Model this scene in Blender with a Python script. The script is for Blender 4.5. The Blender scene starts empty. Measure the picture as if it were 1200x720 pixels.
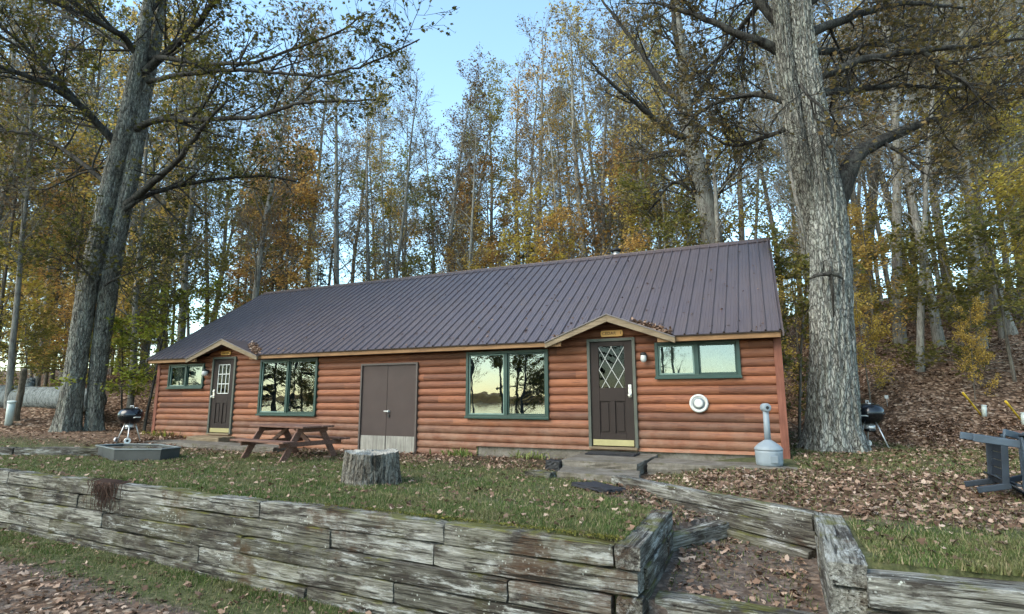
import bpy, bmesh, math, random
import numpy as np
from mathutils import Vector, Matrix
R_ = math.radians
scene = bpy.context.scene
COL = scene.collection
rng = np.random.default_rng(11)
random.seed(5)

# ------------------------------------------------------------------ camera
YAW, PIT, ROL = R_(24.358), R_(9.35), R_(-0.116)
CAM = np.array([3.2495, -10.9642, 0.9495]); FPX = 646.33
_f = np.array([-math.sin(YAW)*math.cos(PIT), math.cos(YAW)*math.cos(PIT), math.sin(PIT)])
_r = np.array([math.cos(YAW), math.sin(YAW), 0.0]); _u = np.cross(_r, _f)
_r, _u = math.cos(ROL)*_r+math.sin(ROL)*_u, -math.sin(ROL)*_r+math.cos(ROL)*_u
cd = bpy.data.cameras.new('camera'); cam = bpy.data.objects.new('camera', cd); COL.objects.link(cam)
cd.sensor_width = 36; cd.lens = FPX/1200*36; cd.clip_end = 3000; cd.clip_start = 0.05
cam.matrix_world = Matrix(((_r[0], _u[0], -_f[0], CAM[0]), (_r[1], _u[1], -_f[1], CAM[1]), (_r[2], _u[2], -_f[2], CAM[2]), (0, 0, 0, 1)))
scene.camera = cam

def ray(px, py): return _f+(px-600)/FPX*_r+(360-py)/FPX*_u
def at_depth(px, py, d): return CAM+ray(px, py)*d
def at_z(px, py, z):
    d = ray(px, py); return CAM+d*((z-CAM[2])/d[2])
def project(P):
    d = np.asarray(P)-CAM; z = d@_f
    return 600+FPX*(d@_r)/z, 360-FPX*(d@_u)/z, z

# ------------------------------------------------------------------ object helpers
def tag(o, label=None, cat=None, group=None, kind=None):
    if label: o['label'] = label
    if cat: o['category'] = cat
    if group: o['group'] = group
    if kind: o['kind'] = kind
    return o
def thing(name, label, cat, loc=(0, 0, 0), rot=(0, 0, 0), group=None):
    o = bpy.data.objects.new(name, None); COL.objects.link(o); o.empty_display_size = 0.2
    o.location = loc; o.rotation_euler = rot
    return tag(o, label, cat, group)
def copy_tree(o, parent=None):
    c = o.copy(); COL.objects.link(c)
    if parent is not None: c.parent = parent
    for ch in [x for x in bpy.data.objects if x.parent == o]: copy_tree(ch, c)
    return c

class MB:
    """collects vertices and faces, then links them as one mesh object"""
    def __init__(s): s.v = []; s.f = []; s.n = 0; s.mi = []; s.cur = 0
    def add(s, v, f):
        v = np.asarray(v, float).reshape(-1, 3); s.v.append(v)
        for q in f: s.f.append(tuple(int(i)+s.n for i in q)); s.mi.append(s.cur)
        s.n += len(v); return s
    def box(s, a, b, rot=None, at=None):
        x0, y0, z0 = a; x1, y1, z1 = b
        v = np.array([[x0,y0,z0],[x1,y0,z0],[x1,y1,z0],[x0,y1,z0],[x0,y0,z1],[x1,y0,z1],[x1,y1,z1],[x0,y1,z1]], float)
        if rot is not None: v = v@np.array(rot).T
        if at is not None: v = v+np.array(at)
        return s.add(v, [(3,2,1,0),(4,5,6,7),(0,1,5,4),(1,2,6,5),(2,3,7,6),(3,0,4,7)])
    def bar(s, p, q, w, h, up=(0, 0, 1)):
        p = np.array(p, float); q = np.array(q, float); d = q-p; L = np.linalg.norm(d); d /= L
        up = np.array(up, float); sd = np.cross(d, up); sd /= np.linalg.norm(sd); u2 = np.cross(sd, d)
        M = np.array([d, sd, u2]).T
        return s.box((0, -w/2, -h/2), (L, w/2, h/2), M, p)
    def tube(s, P, r, n=8, cap=True):
        P = np.asarray(P, float); m = len(P); r = np.broadcast_to(np.asarray(r, float), (m,))
        T = np.gradient(P, axis=0); T /= np.linalg.norm(T, axis=1)[:, None]+1e-12
        a = np.array([0.31, 0.95, 0.05]) if abs(T[0][2]) > 0.8 else np.array([0, 0, 1.0])
        V = []; ang = np.arange(n)*2*math.pi/n
        for i in range(m):
            x = np.cross(T[i], a); x /= np.linalg.norm(x)+1e-12; y = np.cross(T[i], x); a = -np.cross(T[i], x) if False else a
            V.append(P[i]+r[i]*(np.cos(ang)[:, None]*x+np.sin(ang)[:, None]*y))
        f = []
        for i in range(m-1):
            for k in range(n):
                k2 = (k+1) % n; f.append((i*n+k, i*n+k2, (i+1)*n+k2, (i+1)*n+k))
        if cap: f.append(tuple(range(n-1, -1, -1))); f.append(tuple((m-1)*n+k for k in range(n)))
        return s.add(np.concatenate(V), f)
    def lathe(s, prof, n=32, at=(0, 0, 0), M=None):
        ang = np.arange(n)*2*math.pi/n; V = []; f = []
        for (r, z) in prof: V.append(np.stack([r*np.cos(ang), r*np.sin(ang), np.full(n, z)], 1))
        V = np.concatenate(V)
        if M is not None: V = V@np.array(M).T
        V = V+np.array(at)
        for i in range(len(prof)-1):
            for k in range(n):
                k2 = (k+1) % n; f.append((i*n+k, i*n+k2, (i+1)*n+k2, (i+1)*n+k))
        f.append(tuple(range(n-1, -1, -1))); f.append(tuple((len(prof)-1)*n+k for k in range(n)))
        return s.add(V, f)
    def build(s, name, m, parent=None, smooth=False, bevel=0, **tags):
        me = bpy.data.meshes.new(name)
        v = np.concatenate(s.v) if s.v else np.zeros((0, 3))
        me.from_pydata(v.tolist(), [], s.f); 
        ms = m if isinstance(m, (list, tuple)) else [m]
        for q in ms: me.materials.append(q)
        if len(ms) > 1: me.polygons.foreach_set('material_index', s.mi)
        if smooth: me.polygons.foreach_set('use_smooth', [True]*len(me.polygons))
        me.validate(); me.update()
        o = bpy.data.objects.new(name, me); COL.objects.link(o)
        if parent is not None: o.parent = parent
        if bevel:
            b = o.modifiers.new('bevel', 'BEVEL'); b.width = bevel; b.segments = 2; b.limit_method = 'ANGLE'; b.angle_limit = 0.6
        if tags: tag(o, **tags)
        return o

def fast_mesh(name, V, L, loops_per, m, parent=None, smooth=False):
    """V (n,3); L flat loop indices; loops_per = vertices in each face"""
    me = bpy.data.meshes.new(name); nf = len(L)//loops_per
    me.vertices.add(len(V)); me.vertices.foreach_set('co', np.asarray(V, np.float32).ravel())
    me.loops.add(len(L)); me.loops.foreach_set('vertex_index', np.asarray(L, np.int32))
    me.polygons.add(nf); me.polygons.foreach_set('loop_start', np.arange(nf, dtype=np.int32)*loops_per)
    me.polygons.foreach_set('loop_total', np.full(nf, loops_per, np.int32))
    me.materials.append(m); me.update(calc_edges=True)
    if smooth: me.polygons.foreach_set('use_smooth', [True]*nf)
    o = bpy.data.objects.new(name, me); COL.objects.link(o)
    if parent is not None: o.parent = parent
    return o

# ------------------------------------------------------------------ material helpers
class NT:
    def __init__(s, name):
        s.m = bpy.data.materials.new(name); s.m.use_nodes = True; s.t = s.m.node_tree
        s.t.nodes.clear(); s.out = s.t.nodes.new('ShaderNodeOutputMaterial')
    def n(s, typ, ins=None, **kw):
        nd = s.t.nodes.new(typ)
        for k, v in kw.items(): setattr(nd, k, v)
        for k, v in (ins or {}).items(): s.set(nd.inputs[k], v)
        return nd
    def set(s, sock, v):
        if isinstance(v, bpy.types.NodeSocket): s.t.links.new(v, sock)
        else:
            if hasattr(v, '__len__') and len(v) == 3 and sock.type == 'RGBA': v = (*v, 1)
            sock.default_value = v
    def coord(s, kind='Object', scale=(1, 1, 1), loc=(0, 0, 0)):
        tc = s.n('ShaderNodeTexCoord').outputs[kind]
        return s.n('ShaderNodeMapping', {'Vector': tc, 'Scale': scale, 'Location': loc}).outputs[0]
    def pos(s, scale=(1, 1, 1)):
        g = s.n('ShaderNodeNewGeometry').outputs['Position']
        return s.n('ShaderNodeMapping', {'Vector': g, 'Scale': scale}).outputs[0]
    def noise(s, vec, scale=5, detail=4, rough=0.55, dist=0.0, out='Fac'):
        return s.n('ShaderNodeTexNoise', {'Vector': vec, 'Scale': scale, 'Detail': detail, 'Roughness': rough, 'Distortion': dist}).outputs[out]
    def voro(s, vec, scale=5, out='Distance', feature='F1', rand=1.0):
        return s.n('ShaderNodeTexVoronoi', {'Vector': vec, 'Scale': scale, 'Randomness': rand}, feature=feature).outputs[out]
    def ramp(s, fac, stops, interp='LINEAR'):
        nd = s.n('ShaderNodeValToRGB', {'Fac': fac}); r = nd.color_ramp; r.interpolation = interp
        while len(r.elements) < len(stops): r.elements.new(0.5)
        for e, (p, c) in zip(r.elements, stops):
            e.position = p; e.color = (c, c, c, 1) if np.isscalar(c) else (*c, 1)
        return nd.outputs['Color']
    def mix(s, fac, a, b, mode='MIX'):
        nd = s.n('ShaderNodeMix', data_type='RGBA', blend_type=mode)
        s.set(nd.inputs[0], fac); s.set(nd.inputs[6], a); s.set(nd.inputs[7], b); return nd.outputs[2]
    def math(s, op, a, b=0.0, clamp=False):
        nd = s.n('ShaderNodeMath', operation=op, use_clamp=clamp); s.set(nd.inputs[0], a); s.set(nd.inputs[1], b); return nd.outputs[0]
    def bump(s, h, strength=0.5, dist=0.02):
        return s.n('ShaderNodeBump', {'Height': h, 'Strength': strength, 'Distance': dist}).outputs[0]
    def surf(s, color, rough=0.8, normal=None, metal=0.0, spec=0.3, **kw):
        b = s.n('ShaderNodeBsdfPrincipled', {'Base Color': color, 'Roughness': rough, 'Metallic': metal, 'Specular IOR Level': spec})
        for k, v in kw.items(): s.set(b.inputs[k.replace('_', ' ')], v)
        if normal is not None: s.set(b.inputs['Normal'], normal)
        s.t.links.new(b.outputs[0], s.out.inputs[0]); return s.m
    def rnd(s): return s.n('ShaderNodeObjectInfo').outputs['Random']
    def island(s): return s.n('ShaderNodeNewGeometry').outputs['Random Per Island']

def paint(name, color, rough=0.45, var=0.12, bump=0.05, scale=14, spec=0.4, metal=0.0):
    t = NT(name); c = t.coord(); n1 = t.noise(c, scale, 5, 0.65); n2 = t.noise(c, 2.3, 3)
    dark = tuple(x*(1-var*2) for x in color); lite = tuple(min(1, x*(1+var)) for x in color)
    col = t.ramp(t.math('MULTIPLY_ADD', n1, 0.5, ) if False else t.mix(0.5, n1, n2), [(0.3, dark), (0.7, lite)])
    return t.surf(col, t.ramp(n1, [(0.3, rough*0.8), (0.75, min(1, rough*1.25))]), t.bump(n1, bump*4, 0.004), metal, spec)

def mat_logs():
    t = NT('stained_logs'); c = t.coord()
    sx = t.n('ShaderNodeSeparateXYZ', {'Vector': c}).outputs
    row = t.math('FLOOR', t.math('DIVIDE', t.math('ADD', sx[2], 0.50), 0.1665))
    seg = t.math('FLOOR', t.math('ADD', t.math('DIVIDE', sx[0], 3.7), t.math('MULTIPLY', row, 0.37)))
    wn = t.n('ShaderNodeTexWhiteNoise', {'Vector': t.n('ShaderNodeCombineXYZ', {'X': row, 'Y': seg}).outputs[0]}).outputs[0]
    off = t.n('ShaderNodeCombineXYZ', {'X': t.math('MULTIPLY', wn, 31.0), 'Y': 0.0, 'Z': t.math('MULTIPLY', row, 3.0)}).outputs[0]
    v = t.n('ShaderNodeVectorMath', {0: c, 1: off}, operation='ADD').outputs[0]
    g = t.noise(t.n('ShaderNodeMapping', {'Vector': v, 'Scale': (1.2, 14, 16)}).outputs[0], 2.2, 6, 0.65, 0.8)
    big = t.noise(t.n('ShaderNodeMapping', {'Vector': v, 'Scale': (0.5, 1, 1.6)}).outputs[0], 1.6, 4, 0.6)
    col = t.ramp(g, [(0.34, (0.115, 0.039, 0.022)), (0.48, (0.210, 0.073, 0.037)), (0.64, (0.30, 0.118, 0.060))])
    col = t.mix(t.ramp(big, [(0.35, 0.0), (0.7, 0.75)]), col, t.mix(wn, (0.130, 0.064, 0.044), (0.36, 0.128, 0.046)))
    col = t.mix(0.75, col, t.ramp(wn, [(0, 0.42), (0.5, 0.70), (1, 0.95)]), 'MULTIPLY')
    # weathered, greyer towards the splash zone of the lowest logs (rain wear, patchy)
    wear = t.math('MULTIPLY', t.ramp(sx[2], [(0.0, 1.0), (0.75, 0.0)]), t.ramp(t.noise(c, 3.0, 5, 0.7), [(0.35, 0.05), (0.7, 0.75)]))
    col = t.mix(wear, col, (0.25, 0.155, 0.105))
    kn = t.voro(t.n('ShaderNodeMapping', {'Vector': v, 'Scale': (1.0, 2, 3.4)}).outputs[0], 2.1)
    kd = t.ramp(kn, [(0.035, 1.0), (0.085, 0.0)])
    col = t.mix(t.math('MULTIPLY', kd, 0.75), col, (0.07, 0.025, 0.015))
    crack = t.ramp(t.noise(t.n('ShaderNodeMapping', {'Vector': v, 'Scale': (0.7, 9, 22)}).outputs[0], 3.0, 3, 0.5), [(0.30, 1.0), (0.36, 0.0)])
    col = t.mix(t.math('MULTIPLY', crack, 0.6), col, (0.09, 0.035, 0.02))
    h = t.math('SUBTRACT', t.math('ADD', g, t.math('MULTIPLY', big, 0.6)), t.math('MULTIPLY', crack, 0.8))
    return t.surf(col, t.ramp(g, [(0.3, 0.6), (0.8, 0.78)]), t.bump(h, 0.5, 0.012), 0, 0.35)

def mat_wood(name, a, b, c3, grain=1.0, rough=0.7, axis=0, bump=0.5):
    t = NT(name); sc = [16*grain, 16*grain, 16*grain]; sc[axis] = 1.0*grain
    c = t.coord(); r = t.rnd()
    v = t.n('ShaderNodeVectorMath', {0: c, 1: t.n('ShaderNodeCombineXYZ', {'X': t.math('MULTIPLY', r, 17.0), 'Y': t.math('MULTIPLY', r, 9.0), 'Z': t.math('MULTIPLY', r, 5.0)}).outputs[0]}, operation='ADD').outputs[0]
    g = t.noise(t.n('ShaderNodeMapping', {'Vector': v, 'Scale': sc}).outputs[0], 2.0, 6, 0.65, 0.6)
    big = t.noise(v, 2.2, 4, 0.65)
    col = t.ramp(g, [(0.25, a), (0.5, b), (0.78, c3)])
    col = t.mix(0.8, col, t.ramp(big, [(0.3, 0.68), (0.7, 1.15)]), 'MULTIPLY')
    return t.surf(col, rough, t.bump(g, bump, 0.006), 0, 0.25)

def mat_timber(dark=False):
    t = NT('dark_creosoted_timber' if dark else 'weathered_timber'); c = t.coord(); r = t.rnd()
    off = t.n('ShaderNodeCombineXYZ', {'X': t.math('MULTIPLY', r, 37.0), 'Y': t.math('MULTIPLY', r, 11.0), 'Z': t.math('MULTIPLY', r, 23.0)}).outputs[0]
    v = t.n('ShaderNodeVectorMath', {0: c, 1: off}, operation='ADD').outputs[0]
    def mp(s): return t.n('ShaderNodeMapping', {'Vector': v, 'Scale': s}).outputs[0]
    g = t.noise(mp((1.1, 20, 24)), 2.0, 8, 0.72, 0.5)
    fine = t.noise(mp((5, 60, 70)), 2.2, 4, 0.7)
    big = t.noise(mp((0.8, 2.2, 2.6)), 1.7, 6, 0.68, 0.3)
    col = t.ramp(g, [(0.33, (0.030, 0.028, 0.025)), (0.44, (0.115, 0.110, 0.096)), (0.53, (0.20, 0.195, 0.175)), (0.66, (0.36, 0.355, 0.33))])
    col = t.mix(0.85, col, t.ramp(r, [(0, (0.42, 0.40, 0.36)), (0.25, (0.80, 0.77, 0.68)), (0.5, (1.1, 1.08, 1.02)), (0.8, (1.3, 1.29, 1.25)), (1, (0.72, 0.69, 0.60))]), 'MULTIPLY')
    tar = t.ramp(big, [(0.38, 0.0), (0.50, 0.95)] if dark else [(0.47, 0.0), (0.54, 0.95)])
    tar = t.math('MULTIPLY', tar, t.ramp(t.noise(mp((1.5, 7, 9)), 2.3, 6, 0.7), [(0.38, 0.15), (0.55, 1.0)]))
    col = t.mix(tar, col, t.mix(fine, (0.014, 0.012, 0.012), (0.07, 0.058, 0.046)))
    pale = t.ramp(t.noise(mp((1.0, 4.5, 6)), 1.9, 7, 0.75), [(0.55, 0.0), (0.63, 0.9)])
    col = t.mix(pale, col, t.mix(fine, (0.22, 0.22, 0.20), (0.56, 0.56, 0.53)))
    lich = t.math('MULTIPLY', t.ramp(t.voro(v, 26.0), [(0.16, 1.0), (0.26, 0.0)]), t.ramp(t.noise(v, 2.6, 4, 0.6), [(0.55, 0.0), (0.66, 1.0)]))
    col = t.mix(t.math('MULTIPLY', lich, 0.85), col, (0.60, 0.62, 0.56))
    p = t.n('ShaderNodeNewGeometry').outputs
    rot = t.math('MULTIPLY', t.ramp(t.noise(t.pos(), 1.35, 6, 0.7), [(0.57, 0.0), (0.64, 1.0)]), t.ramp(fine, [(0.3, 0.3), (0.6, 1.0)]))
    col = t.mix(t.math('MULTIPLY', rot, 0.8), col, t.mix(fine, (0.030, 0.015, 0.008), (0.105, 0.055, 0.028)))
    nz = t.n('ShaderNodeSeparateXYZ', {'Vector': p['Normal']}).outputs[2]
    moss = t.math('MULTIPLY', t.ramp(t.noise(t.pos(), 1.9, 6, 0.7), [(0.50, 0.0), (0.60, 1.0)]), t.ramp(nz, [(0.0, 0.12), (0.7, 1.0)]))
    col = t.mix(t.math('MULTIPLY', moss, 0.8), col, t.mix(fine, (0.050, 0.055, 0.012), (0.16, 0.15, 0.03)))
    crack = t.ramp(t.noise(mp((0.5, 12, 20)), 2.4, 3, 0.5, 0.4), [(0.33, 1.0), (0.385, 0.0)])
    col = t.mix(t.math('MULTIPLY', crack, 0.85), col, (0.018, 0.015, 0.012))
    h = t.math('SUBTRACT', t.math('ADD', g, t.math('MULTIPLY', fine, 0.5)), t.math('MULTIPLY', crack, 1.4))
    return t.surf(col, 0.9, t.bump(h, 0.9, 0.02), 0, 0.15)

def mat_bark(name, a, b, c3, lichen=(0.36, 0.41, 0.34), lamt=0.6, furrow=1.0, scale=1.0, plates=0.0):
    t = NT(name); c = t.coord(); r = t.rnd()
    v = t.n('ShaderNodeVectorMath', {0: c, 1: t.n('ShaderNodeCombineXYZ', {'X': t.math('MULTIPLY', r, 13.0), 'Y': 0.0, 'Z': t.math('MULTIPLY', r, 29.0)}).outputs[0]}, operation='ADD').outputs[0]
    def mp(s): return t.n('ShaderNodeMapping', {'Vector': v, 'Scale': tuple(q*scale for q in s)}).outputs[0]
    f = t.noise(mp((15, 15, 2.6)), 1.3, 6, 0.72, 0.9)
    fine = t.noise(mp((40, 40, 16)), 1.8, 4, 0.7)
    big = t.noise(mp((1.3, 1.3, 0.8)), 1.6, 5, 0.65)
    col = t.ramp(f, [(0.36, a), (0.47, b), (0.60, c3)])
    col = t.mix(0.7, col, t.ramp(big, [(0.3, 0.72), (0.7, 1.2)]), 'MULTIPLY')
    lm = t.math('MULTIPLY', t.ramp(t.noise(mp((3.2, 3.2, 1.7)), 1.7, 7, 0.72), [(0.47, 0.0), (0.60, lamt)]), t.ramp(fine, [(0.38, 0.15), (0.58, 1.0)]))
    col = t.mix(lm, col, t.mix(fine, tuple(x*0.6 for x in lichen), lichen))
    h = t.math('ADD', t.math('MULTIPLY', f, 1.0), t.math('MULTIPLY', fine, 0.35))
    if plates:
        wv = t.n('ShaderNodeVectorMath', {0: v, 1: t.n('ShaderNodeVectorMath', {0: t.noise(v, 6.0, 3, 0.6, out='Color'), 1: (0.10, 0.10, 0.22)}, operation='MULTIPLY').outputs[0]}, operation='ADD').outputs[0]
        ed = t.voro(t.n('ShaderNodeMapping', {'Vector': wv, 'Scale': (22*scale, 22*scale, 4.6*scale)}).outputs[0], 1.0, feature='DISTANCE_TO_EDGE')
        pl_ = t.ramp(t.math('ADD', ed, t.math('MULTIPLY', fine, 0.12)), [(0.05, 0.0), (0.20, 1.0)])
        fl = t.ramp(t.noise(t.n('ShaderNodeMapping', {'Vector': v, 'Scale': (55, 55, 14)}).outputs[0], 1.0, 4, 0.75), [(0.50, 0.0), (0.66, 0.55)])
        col = t.mix(fl, col, lichen)
        col = t.mix(t.math('MULTIPLY', t.math('SUBTRACT', 1.0, pl_), plates), col, tuple(q*0.8 for q in a))
        h = t.math('ADD', t.math('MULTIPLY', h, 0.6), t.math('MULTIPLY', pl_, 0.9))
    return t.surf(col, 0.9, t.bump(h, 0.9*furrow, 0.03), 0, 0.12)

def mat_leaf(name, stops, rough=0.6, trans=0.48, shift=0.0):
    t = NT(name); isl = t.island(); r = t.rnd()
    fac = t.math('ADD', t.math('MULTIPLY', isl, 0.8), t.math('MULTIPLY', r, 0.2))
    col = t.ramp(fac, stops)
    if name == 'lawn_grass':
        pn = t.noise(t.pos(), 1.3, 5, 0.65)
        col = t.mix(t.ramp(pn, [(0.46, 0.0), (0.62, 0.5)]), col, t.mix(isl, (0.13, 0.105, 0.045), (0.30, 0.25, 0.13)))
    if shift:
        col = t.n('ShaderNodeHueSaturation', {'Hue': t.math('ADD', 0.5-shift/2, t.math('MULTIPLY', r, shift)), 'Value': t.math('ADD', 0.8, t.math('MULTIPLY', t.math('FRACT', t.math('MULTIPLY', r, 7.31)), 0.4)), 'Color': col}).outputs[0]
    d = t.n('ShaderNodeBsdfPrincipled', {'Base Color': col, 'Roughness': rough, 'Specular IOR Level': 0.25})
    tr = t.n('ShaderNodeBsdfTranslucent', {'Color': col})
    mx = t.n('ShaderNodeMixShader', {0: trans, 1: d.outputs[0], 2: tr.outputs[0]})
    t.t.links.new(mx.outputs[0], t.out.inputs[0]); return t.m

def mat_ground():
    t = NT('ground_cover'); p = t.pos()
    at = t.n('ShaderNodeVertexColor', layer_name='cover').outputs[0]
    sp = t.n('ShaderNodeSeparateColor', {'Color': at}).outputs
    n1 = t.noise(p, 2.2, 6, 0.65); n2 = t.noise(p, 14, 5, 0.7); n3 = t.noise(p, 60, 3, 0.6)
    soil = t.ramp(n2, [(0.3, (0.030, 0.022, 0.014)), (0.6, (0.075, 0.055, 0.036)), (0.8, (0.12, 0.095, 0.065))])
    grass = t.ramp(n2, [(0.35, (0.040, 0.042, 0.020)), (0.5, (0.075, 0.082, 0.036)), (0.65, (0.125, 0.115, 0.060))])
    vo = t.n('ShaderNodeTexVoronoi', {'Vector': p, 'Scale': 13.0}); 
    vc = t.n('ShaderNodeSeparateColor', {'Color': vo.outputs['Color']}).outputs[0]
    lit = t.ramp(vc, [(0.0, (0.075, 0.044, 0.027)), (0.4, (0.16, 0.098, 0.063)), (0.75, (0.26, 0.17, 0.115)), (1.0, (0.42, 0.31, 0.22))])
    lit = t.mix(t.ramp(vo.outputs['Distance'], [(0.35, 0.0), (0.75, 0.75)]), lit, (0.022, 0.013, 0.008))
    gv = t.n('ShaderNodeTexVoronoi', {'Vector': p, 'Scale': 42.0})
    gc = t.n('ShaderNodeSeparateColor', {'Color': gv.outputs['Color']}).outputs[0]
    dirt = t.mix(t.ramp(n1, [(0.4, 0.2), (0.65, 0.8)]), t.ramp(gc, [(0, (0.05, 0.042, 0.034)), (0.6, (0.105, 0.085, 0.07)), (1, (0.22, 0.19, 0.165))]), t.ramp(n2, [(0.35, (0.075, 0.055, 0.045)), (0.65, (0.165, 0.125, 0.105))]))
    def brk(ch, w=0.35): return t.ramp(t.math('ADD', ch, t.math('MULTIPLY', t.math('SUBTRACT', t.mix(0.5, n1, n2), 0.5), 1.5)), [(0.5-w/2, 0.0), (0.5+w/2, 1.0)])
    col = t.mix(brk(sp[0]), soil, grass)
    col = t.mix(brk(sp[2]), col, dirt)
    col = t.mix(brk(sp[1]), col, lit)
    h = t.math('ADD', t.math('MULTIPLY', n2, 0.5), t.math('ADD', t.math('MULTIPLY', n3, 0.3), t.math('MULTIPLY', vo.outputs['Distance'], -0.5)))
    return t.surf(col, 0.95, t.bump(h, 0.8, 0.03), 0, 0.1)

def mat_roof():
    t = NT('brown_metal_roofing'); c = t.coord()
    n1 = t.noise(c, 1.1, 5, 0.6); n2 = t.noise(t.n('ShaderNodeMapping', {'Vector': c, 'Scale': (9, 1.2, 1.2)}).outputs[0], 1.6, 6, 0.7)
    n3 = t.noise(c, 38, 3, 0.6)
    col = t.ramp(n2, [(0.3, (0.066, 0.050, 0.054)), (0.7, (0.098, 0.077, 0.083))])
    col = t.mix(t.ramp(n1, [(0.42, 0.0), (0.72, 0.55)]), col, (0.095, 0.070, 0.062))
    col = t.mix(t.ramp(n3, [(0.66, 0.0), (0.76, 0.35)]), col, (0.13, 0.10, 0.085))
    return t.surf(col, t.ramp(n2, [(0.3, 0.30), (0.75, 0.48)]), t.bump(t.math('ADD', n1, t.math('MULTIPLY', n2, 0.3)), 0.25, 0.02), 0.1, 0.85)

def mat_concrete():
    t = NT('old_concrete'); c = t.coord(); n1 = t.noise(c, 3, 7, 0.7); n2 = t.noise(c, 30, 5, 0.7)
    col = t.ramp(n1, [(0.3, (0.085, 0.072, 0.055)), (0.55, (0.17, 0.15, 0.125)), (0.8, (0.26, 0.24, 0.21))])
    col = t.mix(0.6, col, t.ramp(n2, [(0.3, 0.6), (0.7, 1.15)]), 'MULTIPLY')
    col = t.mix(t.ramp(t.noise(c, 4.5, 6, 0.7), [(0.56, 0.0), (0.66, 0.7)]), col, (0.065, 0.06, 0.022))
    return t.surf(col, 0.92, t.bump(t.math('ADD', n1, t.math('MULTIPLY', n2, 0.4)), 0.7, 0.02), 0, 0.15)

def mat_glass(name, refl=0.5, rough=0.0, wav=0.02):
    t = NT(name); c = t.coord(); nz = t.noise(c, 1.6, 2, 0.4)
    bp = t.bump(nz, wav, 0.05)
    gl = t.n('ShaderNodeBsdfGlossy', {'Color': (0.80, 0.90, 1.0), 'Roughness': rough, 'Normal': bp})
    tr = t.n('ShaderNodeBsdfTransparent', {'Color': (0.55, 0.6, 0.57)})
    mx = t.n('ShaderNodeMixShader', {0: refl, 1: tr.outputs[0], 2: gl.outputs[0]})
    t.t.links.new(mx.outputs[0], t.out.inputs[0]); return t.m

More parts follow.
